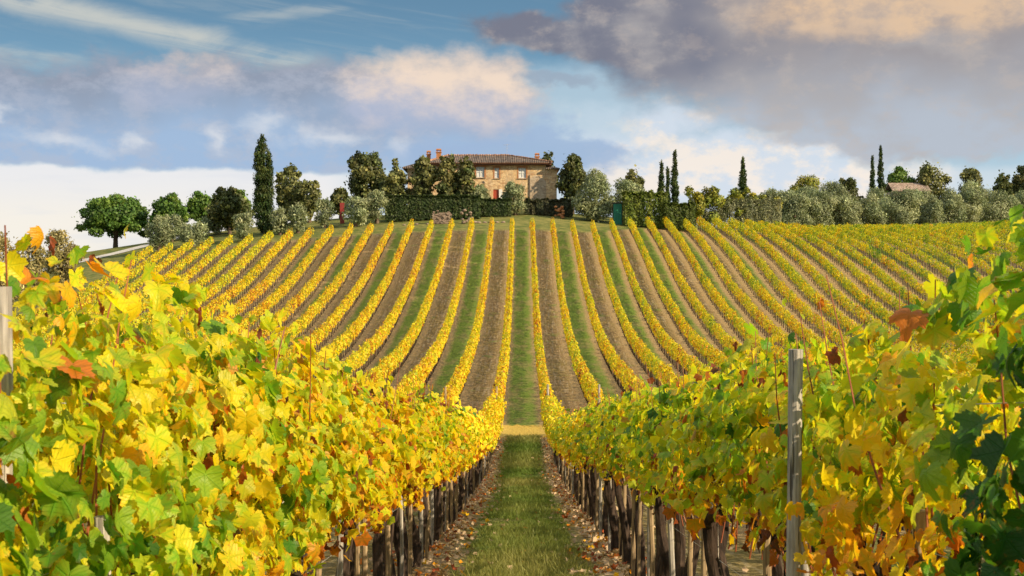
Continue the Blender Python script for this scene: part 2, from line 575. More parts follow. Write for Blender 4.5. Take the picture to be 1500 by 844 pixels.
# ------------------------------------------------------------------ ground
def ground_material():
    m, nt = material('ground')
    geo = nt.node('ShaderNodeNewGeometry')
    pos = V(nt, geo.outputs['Position'])
    x, y, z = nt.sep(pos)
    p = nt.vec(x, y, 0.0)
    big = nt.noise(p, 0.12, 4, 0.55)
    mid = nt.noise(p, 0.9, 5, 0.6)
    fine = nt.noise(p, 9.0, 6, 0.65)
    vfine = nt.noise(p, 40.0, 4, 0.6)
    bands = nt.noise(nt.vec(x * 1.1, y * 0.35, 3.0), 0.9, 4, 0.55)
    grass = nt.mix(nt.step(fine, 0.3, 0.7), (0.075, 0.125, 0.016), (0.18, 0.245, 0.045))
    grass = nt.mix(nt.step(bands + (mid - 0.5) * 0.3, 0.46, 0.66) * 0.75, grass, (0.23, 0.20, 0.075))
    dry = nt.mix(nt.step(fine, 0.3, 0.72), (0.19, 0.135, 0.050), (0.44, 0.335, 0.135))
    soil = nt.mix(nt.step(vfine * 0.5 + fine * 0.5, 0.38, 0.6), (0.16, 0.108, 0.050), (0.45, 0.33, 0.165))
    soil = nt.mix(nt.step(nt.noise(p, 14.0, 2, 0.5), 0.60, 0.66) * 0.7, soil, (0.30, 0.12, 0.045))
    # lanes between the rows, 2.5 m apart, green and bare by turns
    k = nt.math('ROUND', x / 2.5)
    odd = nt.math('ABSOLUTE', nt.math('MODULO', k, 2.0))
    off = nt.math('ABSOLUTE', x - k * 2.5)
    jit = (mid - 0.5) * 0.5 + (fine - 0.5) * 0.35
    tan = nt.mix(nt.step(big + (mid - 0.5) * 0.4, 0.35, 0.62), dry, soil)
    # wheel marks along the bare lanes
    ruts = nt.noise(nt.vec(x * 7.0, y * 0.25, 1.0), 1.0, 3, 0.5)
    tan = nt.mix(nt.step(ruts, 0.5, 0.6) * 0.7, tan, (0.44, 0.35, 0.22))
    clod = nt.noise(nt.vec(x * 1.3, y * 0.4, 5.0), 3.2, 6, 0.75)
    tan = nt.mix(nt.step(clod, 0.44, 0.60) * 0.65, nt.mix(1.0, tan, (0.55, 0.53, 0.50), 'MULTIPLY'), tan)
    tan = nt.mix(nt.step(nt.noise(p, 0.5, 4, 0.6), 0.56, 0.70) * 0.6, tan, grass)
    fresh = nt.step(y, 150.0, 172.0)
    lane = nt.mix(odd * nt.step(y, 60.0, 74.0, 0.85, 1.0), grass, tan)
    strip = nt.step(off + jit, 0.50, 1.05)
    lane = nt.mix(strip, lane, soil)
    # far block bounds and the cross track
    track = nt.step(y + (mid - 0.5) * 1.2, 61.0, 61.7) * nt.step(y + (mid - 0.5) * 1.2, 67.2, 68.0, 1.0, 0.0)
    trackc = nt.mix(nt.step(fine, 0.35, 0.7), (0.50, 0.31, 0.06), (0.62, 0.46, 0.10))
    lane = nt.mix(track * 0.9, lane, trackc)
    edge = (x - 8.0).max(0.0) * 0.93 + 171.0
    head = nt.step(y - edge + (mid - 0.5) * 3.0, -1.0, 1.5).max(nt.step(x + (mid - 0.5) * 2.0, -50.0, -48.5, 1.0, 0.0))
    meadow = nt.mix(nt.step(mid * 0.6 + big * 0.4, 0.40, 0.62), (0.085, 0.115, 0.028), (0.25, 0.22, 0.07))
    meadow = nt.mix(nt.step(fine, 0.3, 0.75) * 0.4, meadow, (0.12, 0.15, 0.035))
    c = nt.mix(head, lane, meadow)
    b = principled(nt, c, 0.95, 0.1, fine * 0.5 + vfine * 0.2 + mid * 0.8, 0.12, 1.0)
    finish(nt, b.outputs[0])
    return m


def axis(parts):
    out = []
    for a, b, s in parts:
        out.append(np.arange(a, b, s))
    return np.unique(np.concatenate(out + [np.array([parts[-1][1]])]))


def build_ground():
    xs = axis([(-4000, -600, 400), (-600, -120, 30), (-120, -8, 2.0), (-8, 8, 0.25), (8, 130, 2.0), (130, 600, 30), (600, 4001, 400)])
    ys = axis([(-60, -4, 2.0), (-4, 70, 0.35), (70, 260, 1.5), (260, 600, 12), (600, 4001, 200)])
    X, Y = np.meshgrid(xs, ys)
    Z = ground(X, Y)
    near = (np.abs(X) < 8.2) & (Y < 70)
    bump = 0.02 * np.sin(X * 9.1 + np.sin(Y * 3.1) * 2) * np.sin(Y * 7.3 + X) + 0.018 * RNG.standard_normal(X.shape)
    rid = 0.05 * np.exp(-((np.abs(X) - 1.25) / 0.35) ** 2)
    Z = Z + np.where(near, bump + rid, 0)
    nx, ny = len(xs), len(ys)
    v = np.stack([X.ravel(), Y.ravel(), Z.ravel()], 1)
    i = np.arange(ny - 1)[:, None] * nx + np.arange(nx - 1)[None, :]
    q = np.stack([i, i + 1, i + 1 + nx, i + nx], -1).reshape(-1, 4)
    me = mesh_from('terrain', v, q, smooth=True, mat=ground_material())
    o = link('terrain', me)
    o['kind'] = 'structure'


build_ground()

# a pale dirt road running round the left shoulder of the hill
def build_road():
    pts = [(-74, 166), (-66, 172), (-60, 176), (-54, 181), (-50, 188), (-46, 197)]
    L, Rr = [], []
    for i, (x, y) in enumerate(pts):
        a = Vector(pts[max(0, i - 1)]); b = Vector(pts[min(len(pts) - 1, i + 1)])
        t = (b - a).normalized()
        n = Vector((-t.y, t.x))
        L.append((x + n.x * 1.6, y + n.y * 1.6)); Rr.append((x - n.x * 1.6, y - n.y * 1.6))
    mb = MB()
    for i in range(len(pts) - 1):
        for k in range(4):
            f0, f1 = k / 4, (k + 1) / 4
            lp = lambda P, f: (P[i][0] + (P[i + 1][0] - P[i][0]) * f, P[i][1] + (P[i + 1][1] - P[i][1]) * f)
            q = [lp(L, f0), lp(Rr, f0), lp(Rr, f1), lp(L, f1)]
            mb.poly([(a, b, gz(a, b) + 0.06) for a, b in q])
    o = mb.build('dirt_road', simple_material('pale_gravel', (0.42, 0.39, 0.34), (0.6, 0.57, 0.52), 3))
    o['kind'] = 'structure'


build_road()

# ------------------------------------------------------------------ leaves
def leaf_template(n):
    """outline of a lobed vine leaf as a fan round the stalk; tip towards -y is turned to +y"""
    if n >= 20:
        ang = np.linspace(-pi, pi, n, endpoint=False)
    elif n >= 10:
        ang = np.radians([-165, -120, -92, -58, -30, 0, 30, 58, 92, 120, 165])
    elif n >= 6:
        ang = np.radians([-140, -65, 0, 65, 140])
    else:
        ang = np.radians([-100, 0, 100, 180])
    deg = np.degrees(ang)
    r = np.full(len(ang), 0.60)
    for c, a, w in ((0, 0.38, 20), (60, 0.30, 20), (-60, 0.30, 20), (120, 0.17, 26), (-120, 0.17, 26)):
        r = r + a * np.exp(-((deg - c) / w) ** 2)
    r = r * (1 - 0.72 * np.exp(-((np.abs(deg) - 180) / 20) ** 2))
    if n >= 20:
        r = r * (1 + 0.075 * np.where(np.arange(len(ang)) % 2 == 0, 1, -1))
    if n < 6:
        r = np.array([0.62, 1.0, 0.62, 0.35])
    elif n < 10:
        r = np.array([0.7, 0.85, 1.0, 0.85, 0.7])
    xy = np.stack([np.sin(ang) * r, np.cos(ang) * r], 1)
    v = np.vstack([[0, 0], xy])
    if n >= 20:   # a middle ring lets the blade bend
        mid = xy * 0.55
        v = np.vstack([[0, 0], mid, xy])
        m = len(xy)
        f = []
        for i in range(m):
            j = (i + 1) % m
            f += [(0, 1 + j, 1 + i), (1 + i, 1 + j, 1 + m + j), (1 + i, 1 + m + j, 1 + m + i)]
        return v, np.array(f)
    m = len(xy)
    f = [(0, 1 + (i + 1) % m, 1 + i) for i in range(m)]
    return v, np.array(f)


def unit(a):
    return a / np.maximum(np.linalg.norm(a, axis=-1, keepdims=True), 1e-6)


def scatter(tmpl, pos, normal, tip, size, col, fold=0.25, curl=0.3, rng=RNG):
    """lay a leaf template at every position; returns vertices, triangles, colours and leaf coordinates"""
    v, f = tmpl
    N, m = len(pos), len(v)
    n = unit(normal)
    t = unit(tip - n * np.sum(tip * n, -1, keepdims=True))
    s = np.cross(t, n)
    fo = (fold * rng.uniform(-0.3, 1.6, (N, 1)))
    cu = (curl * rng.uniform(-0.4, 1.6, (N, 1)))
    wav = rng.uniform(0, 6.28, (N, 1))
    x = v[None, :, 0]
    y = v[None, :, 1]
    rr = np.sqrt(x * x + y * y)
    z = fo * np.abs(x) - cu * (rr ** 2) * 0.8 - 0.35 * cu * y * np.abs(y) + 0.10 * np.sin(np.arctan2(x, y) * 3 + wav) * rr * rr
    asp = rng.uniform(0.85, 1.12, (N, 1))
    sz = size[:, None, None]
    P = pos[:, None, :] + sz * (s[:, None, :] * (x * asp)[..., None] + t[:, None, :] * (y + 0 * asp)[..., None] + n[:, None, :] * z[..., None])
    tri = (f[None] + (np.arange(N) * m)[:, None, None]).reshape(-1, 3)
    C = np.repeat(col, m, 0)
    uv = np.empty((N, m, 3), np.float32)
    uv[..., 0], uv[..., 1], uv[..., 2] = x, y, rng.uniform(0, 1, (N, 1))
    return P.reshape(-1, 3), tri, C, uv.reshape(-1, 3)


PAL_T = np.array([0, .18, .34, .48, .62, .74, .84, .93, 1.0])
PAL_C = np.array([(.034, .10, .014), (.12, .27, .02), (.36, .50, .024), (.68, .64, .022), (.88, .70, .016), (.86, .49, .012), (.66, .21, .018), (.34, .075, .022), (.17, .065, .028)])


def palette(t):
    t = np.clip(t, 0, 1)
    return np.stack([np.interp(t, PAL_T, PAL_C[:, i]) for i in range(3)], 1)


def smooth_noise(p, freq, seed):
    r = np.random.default_rng(seed)
    out = np.zeros(len(p))
    for _ in range(6):
        k = r.standard_normal(3) * freq
        out += np.sin(p @ k + r.uniform(0, 6.28))
    return out / 6 * 1.3


TM = {'near': leaf_template(34), 'mid': leaf_template(11), 'low': leaf_template(6), 'far': leaf_template(4)}


def vine_foliage(seed, lod, base, count, size, spread=0.55, height=(1.08, 1.88), width=0.31, green_low=0.0, name='foliage', patch=None, hot=0.30):
    """the leaf curtain of one vine, standing on (0,0,0), growing along y"""
    r = np.random.default_rng(seed)
    h0, h1 = height
    y = r.uniform(-spread, spread, count)
    # top edge and bottom edge wander
    topv = h1 + 0.09 * np.sin(y * 5 + seed) + 0.06 * np.sin(y * 11 + seed * 2.3)
    botv = h0 + 0.10 * np.sin(y * 6.3 + seed * 1.7) + 0.08 * np.sin(y * 14 + seed)
    u = r.uniform(0, 1, count) ** 0.92
    z = botv + (topv - botv) * u
    hw = width * (0.72 + 0.42 * np.sin(np.clip(u * 1.15, 0, 1) * pi) + 0.10 * np.sin(y * 7 + z * 4 + seed))
    side = np.where(r.uniform(0, 1, count) < 0.5, -1.0, 1.0)
    depth = np.where(r.uniform(0, 1, count) < 0.78, r.uniform(0.75, 1.08, count), r.uniform(0.0, 0.75, count))
    yz = np.stack([0 * y, y, z], 1)
    hw = hw * (1 + 0.36 * smooth_noise(yz, 7.0, seed + 5))
    pocket = smooth_noise(yz, 11.0, seed + 8) + 0.5 * smooth_noise(yz, 23.0, seed + 9)
    depth = np.where(pocket > 0.52, depth * 0.25, depth)
    x = side * hw * depth
    # a few leaves of the shoots stand above the curtain
    up = r.uniform(0, 1, count) < 0.035
    z = np.where(up, topv + r.uniform(-0.05, 0.15, count), z)
    x = np.where(up, r.uniform(-0.15, 0.15, count), x)
    pos = np.stack([x, y, z], 1)
    rag = (r.uniform(0, 1, count) < 0.026) & (h0 > 0.85)
    z = np.where(rag, h0 - r.uniform(0.0, 0.22, count), z)
    x = np.where(rag, x * 0.6, x)
    nrm = np.stack([side * 0.95, r.normal(0, 0.38, count), 0.42 + r.normal(0, 0.30, count)], 1)
    nrm[:, 0] += r.normal(0, 0.34, count)
    wild = r.uniform(0, 1, count) < 0.28
    nrm[wild] = r.standard_normal((int(wild.sum()), 3))
    nrm[u > 0.9] += np.array([0, 0, 0.7])
    tip = np.stack([side * 0.25 + r.normal(0, 0.35, count), r.normal(0, 0.42, count), np.full(count, -1.0)], 1)
    t = base + 0.17 * smooth_noise(pos, 4.5, seed + 1) + 0.13 * r.standard_normal(count)
    low = np.clip((0.24 - u) / 0.24, 0, 1) ** 0.7
    t = t + low * hot * 1.25 * r.uniform(0.0, 1.2, count) - green_low * np.clip((0.65 - u) / 0.65, 0, 1)
    t = np.where(rag, r.uniform(0.76, 1.0, count), t)
    t = np.where(r.uniform(0, 1, count) < 0.018, 0.95, t)
    sz = size * r.uniform(0.45, 1.2, count)
    if patch is not None:
        for (py, pz, pr, pv, amount, wild) in patch:
            q = np.exp(-(((y - py) ** 2 + (z - pz) ** 2) / pr ** 2)) * amount
            t = t * (1 - q) + (pv + wild * r.standard_normal(count)) * q
    sz = np.where(t > 0.9, sz * 0.75, sz)
    c = palette(t) * r.uniform(0.82, 1.15, (count, 1))
    dry = np.where(t > 0.86, 2.6, 1.0)
    P, tri, C, uv = scatter(TM[lod], pos, nrm, tip, sz, c, 0.42, 0.62, r)
    if lod == 'near':
        # shrivelled leaves curl up much more
        m = len(TM[lod][0])
        Q = P.reshape(count, m, 3)
        k = dry > 1
        if k.any():
            ctr = Q[k][:, :1]
            d = Q[k] - ctr
            n_ = unit(nrm[k])[:, None, :]
            rad = np.linalg.norm(d, axis=2, keepdims=True)
            Q[k] = ctr + d * np.array([0.62, 0.62, 1.0]) + n_ * (0.45 * np.sin(rad / size * 3.3 + np.arange(m)[None, :, None] * 0.31)) * rad
    mat = M['vine_leaf'] if lod in ('near', 'mid') else M['vine_leaf_far']
    return mesh_from(name, P, tri, C, uv, smooth=(lod == 'near'), mat=mat)


def trunk_mesh(seed, h=0.98, r0=0.037, n=8):
    random.seed(seed)
    mb = MB()
    px, py = 0.0, 0.0
    pts, rad = [], []
    K = 7
    for i in range(K):
        f = i / (K - 1)
        pts.append((px, py, -0.05 + (h + 0.05) * f))
        rad.append(r0 * (1.35 - 0.55 * f + 0.25 * random.random()) * (1.15 if i == K - 1 else 1))
        px += random.uniform(-0.045, 0.045)
        py += random.uniform(-0.05, 0.05)
    mb.tube(pts, rad, n, rough=0.35)
    for s in (-1, 1):   # the two arms of the cordon
        q = [Vector(pts[-1]) + Vector((0, 0, -0.03))]
        rr = [r0 * 0.85]
        for j in range(4):
            q.append(q[-1] + Vector((random.uniform(-.03, .03), s * 0.10, random.uniform(-0.01, 0.045) if j else 0.05)))
            rr.append(r0 * (0.75 - 0.12 * j))
        mb.tube(q, rr, 6, rough=0.4)
        for j in (1, 2, 3, 4):   # spurs
            e = q[j] + Vector((random.uniform(-.04, .04), s * 0.02, random.uniform(0.05, 0.12)))
            mb.tube([q[j], e], [0.018, 0.011], 5)
    return mb.mesh('trunk', M['bark'], smooth=False)


def cane_mesh(seed, n=5, top=2.2, thick=0.0055):
    random.seed(seed)
    mb = MB()
    for i in range(n):
        p = Vector((random.uniform(-.06, .06), random.uniform(-.42, .42), 1.0))
        side = random.choice((-1, 1))
        h = random.uniform(0.85, 1.0) * (top - 0.86)
        pts, rad = [p.copy()], [thick]
        lean = Vector((side * random.uniform(0.1, 0.40), random.uniform(-.35, .35), 1))
        for j in range(6):
            p = p + lean * (h / 6) + Vector((random.uniform(-.02, .02), random.uniform(-.03, .03), 0))
            lean.x *= 0.75
            lean.y *= 1.12
            pts.append(p.copy())
            rad.append(thick * (1 - 0.11 * (j + 1)))
        mb.tube(pts, rad, 5)
    return mb.mesh('cane', M['cane'])


ONES = 'zeroth first second third fourth fifth sixth seventh eighth ninth tenth eleventh twelfth thirteenth fourteenth fifteenth sixteenth seventeenth eighteenth nineteenth'.split()
TENS = {2: ('twenty', 'twentieth'), 3: ('thirty', 'thirtieth'), 4: ('forty', 'fortieth'), 5: ('fifty', 'fiftieth'), 6: ('sixty', 'sixtieth'), 7: ('seventy', 'seventieth')}


def ordinal(n):
    if n < 20:
        return ONES[n]
    t, o = divmod(n, 10)
    return TENS[t][1] if o == 0 else TENS[t][0] + '-' + ONES[o]


# ------------------------------------------------------------------ the two front rows, vine by vine
STEP = 0.8


def build_front_rows():
    trunks = [trunk_mesh(100 + i) for i in range(10)]
    canes_near = [cane_mesh(200 + i, 4, 2.06) for i in range(8)]
    canes_mid = [cane_mesh(240 + i, 3, 2.05) for i in range(5)]
    mids = {s: [vine_foliage(300 + 40 * (s > 0) + i, 'mid', b, 1000 if s < 0 else 540, 0.058, spread=0.52, hot=(0.36 if s < 0 else 0.50), height=(1.12, 1.88) if s < 0 else (1.20, 1.90)) for i in range(8)] for s, b in ((-1, 0.565), (1, 0.44))}
    lows = {s: [vine_foliage(400 + 40 * (s > 0) + i, 'low', b, 640 if s < 0 else 430, 0.068, spread=0.52, hot=0.34) for i in range(6)] for s, b in ((-1, 0.56), (1, 0.49))}
    fars = {s: [vine_foliage(500 + 40 * (s > 0) + i, 'far', b, 420, 0.085, spread=0.52, hot=0.3) for i in range(6)] for s, b in ((-1, 0.58), (1, 0.52))}
    first_near = {-1: 0, 1: 0}
    for s in (-1, 1):
        side = 'left' if s < 0 else 'right'
        hue = 'yellow' if s < 0 else 'green and yellow'
        k = 0
        zs = np.arange(1.35 if s < 0 else 1.55, 61.6, STEP)
        for i, zc in enumerate(zs):
            z = float(zc) + RNG.uniform(-0.06, 0.06)
            x = s * (1.25 + RNG.uniform(-0.03, 0.03))
            g = gz(x, z)
            sc = 1.0
            if z < 8.0:
                cnt, patch = (1350 if s < 0 else 700), None
                if s < 0:
                    base, gl = 0.56, 0.12
                    hgt = (1.24, 1.93)
                    if i < 2:
                        base, gl, hgt = 0.40, 0.2, (0.6, 1.92)
                        patch = [(0.0, 1.45, 0.42, 0.12, 0.9, 0.08)]
                    elif i == 2:
                        base, gl, hgt = 0.52, 0.15, (0.6, 1.97)
                        patch = [(0.0, 1.36, 0.36, 0.12, 0.92, 0.08), (-0.36, 1.84, 0.15, 0.96, 0.92, 0.03), (-0.28, 1.62, 0.12, 0.97, 0.9, 0.03)]
                    elif i == 3:
                        base, gl, hgt = 0.55, 0.14, (0.6, 2.02)
                        patch = [(0.0, 1.38, 0.34, 0.18, 0.85, 0.10)]
                    elif i == 4:
                        base, gl, hgt = 0.56, 0.16, (0.72, 2.02)
                    elif i < 8:
                        hgt = (1.18, 1.96)
                        gl = 0.16
                else:
                    base, gl = 0.41, 0.02
                    hgt = (1.36, 1.93)
                    if i < 2:
                        base, gl, hgt = 0.06, 0.0, (0.6, 2.12)
                        patch = [(0.38, 2.05, 0.13, 0.70, 0.9, 0.08), (0.1, 1.5, 0.7, 0.08, 0.8, 0.06)]
                    elif i == 2:
                        base, gl, hgt = 0.36, 0.0, (0.7, 2.10)
                        patch = [(-0.40, 1.62, 0.78, 0.05, 0.98, 0.05), (0.36, 1.50, 0.25, 0.84, 0.98, 0.05), (0.10, 1.98, 0.16, 0.83, 0.95, 0.05)]
                    elif i == 3:
                        base, gl, hgt = 0.42, 0.0, (0.90, 2.03)
                        patch = [(-0.22, 1.44, 0.36, 0.84, 0.98, 0.05), (0.25, 1.2, 0.2, 0.84, 0.9, 0.05)]
                    elif i < 7:
                        hgt = (1.34, 1.95)
                fol = vine_foliage(600 + i + 60 * (s > 0), 'near', base, cnt, 0.054, spread=0.5, height=hgt, green_low=gl, patch=patch, hot=(0.40 if s < 0 else 0.55))
                cane = canes_near[(i + 3 * (s > 0)) % 8]
            elif z < 22:
                fol, cane = mids[s][i % 8], canes_mid[i % 5]
            elif z < 38:
                fol, cane = lows[s][i % 6], canes_mid[(i + 2) % 5]
            else:
                fol, cane = fars[s][i % 6], None
            ref = 'left wooden post' if s < 0 else 'tall grey post'
            zpost = 2.9 if s < 0 else 4.46
            n = int(round((z - zpost) / STEP)) + (1 if z > zpost else 0)
            if s > 0 and z < zpost:
                m = int((zpost - z) // STEP) + 1
                look = {1: 'green grapevine with a large orange patch just this side of the tall grey post',
                        2: 'grapevine with orange lower leaves, second vine this side of the tall grey post',
                        3: 'dark green grapevine with one orange spray on top by the right edge',
                        4: 'deep green grapevine at the right edge, nearest to the viewer but one',
                        5: 'deep green grapevine closest to the viewer in the right front row'}
                lab = look.get(m, look[5])
                grp = 'grapevines in the right front row'
            elif s < 0 and z < zpost:
                lab = 'green grapevine with shrivelled brown leaves beside the wooden post at the left edge' if z > 1.9 else 'leafy grapevine closest to the viewer in the left front row'
                grp = 'grapevines in the left front row'
            elif z < 30:
                k += 1
                lab = f'{hue} grapevine, {ordinal(k)} in the {side} front row beyond the {ref}'
                grp = f'grapevines in the {side} front row'
            else:
                lab = f'small far {hue} grapevine near the cross track end of the {side} front row'
                grp = f'far grapevines of the {side} front row'
            v = empty('grapevine', lab, 'grapevine', (x, z, g), grp, 0.0 if (RNG.random() < 0.5 or z < 6) else pi)
            tr = link('trunk', trunks[(i * 3 + (s > 0)) % 10], v)
            tr.scale = (1.05, 1.05, RNG.uniform(0.98, 1.10) * (1.16 if s > 0 and 4.5 < z < 12 else 1.0))
            fo = link('foliage', fol, v)
            if z >= 10:
                fo.scale = (RNG.uniform(0.9, 1.1), 1.0, RNG.uniform(0.93, 1.03))
            if cane:
                link('cane', cane, v)
            # most vines have a thin stake
            if (i % 5 != 2) and z > 3.0 and not (s > 0 and abs(z - 4.46) < 0.5):
                tan = (i * 7 + (s > 0)) % 3 != 0
                st = MB()
                hgt = 1.25 + 0.25 * ((i * 37) % 7) / 7
                rr = 0.019 + 0.007 * ((i * 13) % 5) / 5
                st.tube([(0, 0, -0.08), (0.004, 0.006, 0.5), (RNG.uniform(-.03, .03), RNG.uniform(-.04, .04), hgt)], [rr, rr, rr * 0.92], 7, rough=0.1)
                so = st.build('vine_stake', M['post_tan'] if tan else M['post_grey'], loc=(x - s * RNG.uniform(0.03, 0.10), z + RNG.uniform(0.15, 0.30), g))
                word = 'tan' if tan else 'grey'
                if z < 30:
                    if s > 0 and z < zpost:
                        lb = f'{word} wooden stake among the orange leaves this side of the tall grey post' if z > 4 else f'{word} wooden stake under the dark green vine by the right edge'
                    else:
                        lb = f'thin {word} wooden stake by the {ordinal(max(k, 1))} vine beyond the {ref}'
                    tag(so, lb, 'stake', f'stakes along the {side} front row')
                else:
                    tag(so, f'small far {word} stake near the cross track end of the {side} front row', 'stake', f'far {word} stakes of the {side} front row')


build_front_rows()


def post(name, mat, x, z, h, r, label, group=None, lean=(0, 0), tie=None, cut=True):
    mb = MB()
    K = 9
    pts = [(lean[0] * i / K + RNG.uniform(-.003, .003), lean[1] * i / K, -0.1 + (h + 0.1) * i / K) for i in range(K + 1)]
    mb.tube(pts, [r * (1.04 - 0.08 * i / K + RNG.uniform(-.03, .03)) for i in range(K + 1)], 12, rough=0.10)
    o = mb.build(name, mat, loc=(x, z, gz(x, z)))
    tag(o, label, 'post', group)
    if tie:
        t = MB()
        ring = []
        for i in range(17):
            a = 2 * pi * i / 16
            ring.append((cos(a) * (r + 0.004) + lean[0] * tie / h, sin(a) * (r + 0.004), tie + 0.004 * sin(a)))
        t.tube(ring, 0.0045, 6)
        t.tube([(-r - 0.002, -0.01, tie), (-r - 0.03, 0.0, tie + 0.004), (-r - 0.075, 0.02, tie + 0.006)], 0.004, 6)
        t.build('wire_tie', M['tie'], o, smooth=True)
    return o


post('trellis_post', M['post_grey'], 0.865, 4.46, 1.985, 0.0245, 'tall weathered grey wooden post with a white wire tie in front of right row leaves', tie=1.22, lean=(0.03, 0))
post('trellis_post', M['post_grey'], -1.11, 2.9, 2.04, 0.024, 'cut weathered wooden post at the left edge beside shrivelled brown leaves', lean=(0, 0))


def wires():
    for s in (-1, 1):
        side = 'left' if s < 0 else 'right'
        for h, word in ((0.86, 'lowest'), (1.35, 'middle'), (1.8, 'top')):
            mb = MB()
            zs = np.arange(1.0, 61.9, 2.4)
            mb.tube([(s * 1.25, float(z), gz(s * 1.25, z) + h) for z in zs], 0.0016, 5)
            o = mb.build('trellis_wire', M['wire'])
            tag(o, f'{word} thin grey wire running through the {side} front row', 'wire', f'trellis wires of the {side} front row')


wires()


# ------------------------------------------------------------------ vine rows seen as hedges
def row_mesh(seed, x, z0, z1, per_m, size, base, h0=0.76, h1=1.70, width=0.235, vary=0.07):
    r = np.random.default_rng(seed)
    L = z1 - z0
    N = int(L * per_m)
    y = z0 + L * r.uniform(0, 1, N)
    ph = r.uniform(0, 6.28, 6)
    # each vine bulges a little, and some vines are thinner
    vine = (y - z0) / 0.95
    vi = np.floor(vine).astype(int)
    vh = r.normal(0, 0.07, vi.max() + 2)[vi]
    vt = r.normal(0, vary, vi.max() + 2)[vi]
    vw = r.normal(1, 0.12, vi.max() + 2)[vi]
    bul = 0.78 + 0.22 * np.sin((vine - vi) * pi)
    top = h1 + vh + 0.07 * np.sin(y * 3.1 + ph[0])
    bot = h0 + 0.10 * np.sin(y * 4.3 + ph[1]) + vh * 0.4
    u = r.uniform(0, 1, N)
    zz = bot + (top - bot) * u
    a = np.where(r.uniform(0, 1, N) < 0.8, 1.0, r.uniform(0.2, 1.0, N))
    side = np.where(r.uniform(0, 1, N) < 0.5, -1.0, 1.0)
    hw = width * vw * bul * (0.75 + 0.4 * np.sin(np.clip(u * 1.1, 0, 1) * pi))
    dx = side * hw * a * r.uniform(0.8, 1.15, N)
    up = r.uniform(0, 1, N) < 0.12
    zz = np.where(up, top + r.uniform(-0.08, 0.14, N), zz)
    dx = np.where(up, r.uniform(-1, 1, N) * hw * 0.8, dx)
    pos = np.stack([x + dx, y, ground(np.full(N, x), y) + zz], 1)
    nrm = np.stack([side * 0.9 + r.normal(0, .35, N), r.normal(0, .42, N), 0.45 + r.normal(0, .35, N)], 1)
    nrm[up] += np.array([0, 0, 1.0])
    tip = np.stack([side * .3 + r.normal(0, .4, N), r.normal(0, .4, N), -np.ones(N)], 1)
    t = base + vt + 0.05 * smooth_noise(pos, 0.12, 77) + 0.125 * r.standard_normal(N) + np.clip((0.3 - u) / .3, 0, 1) * 0.16 * r.uniform(0, 1, N)
    t = t - 0.05 * side * 0
    c = palette(t) * r.uniform(0.66, 1.08, (N, 1))
    sz = size * r.uniform(0.7, 1.25, N)
    weak = (r.uniform(0, 1, vi.max() + 2) < 0.015)[vi] & (r.uniform(0, 1, N) < 0.8)
    sz = np.where(weak, sz * 0.2, sz)
    P, tri, C, uv = scatter(TM['far'], pos, nrm, tip, sz, c, 0.2, 0.3, r)
    return P, tri, C


def row_trunks(seed, x, z0, z1, sides=5):
    """dark stems and pale stakes under a far row"""
    random.seed(seed)
    mb = MB()
    z = z0
    while z < z1:
        g = gz(x, z)
        mb.tube([(x, z, g - 0.05), (x + random.uniform(-.05, .05), z + random.uniform(-.05, .05), g + 0.45), (x + random.uniform(-.05, .05), z + random.uniform(-.08, .08), g + 0.95)], [0.04, 0.032, 0.03], sides, caps=False)
        z += 0.95 + random.uniform(-0.1, 0.1)
    return mb


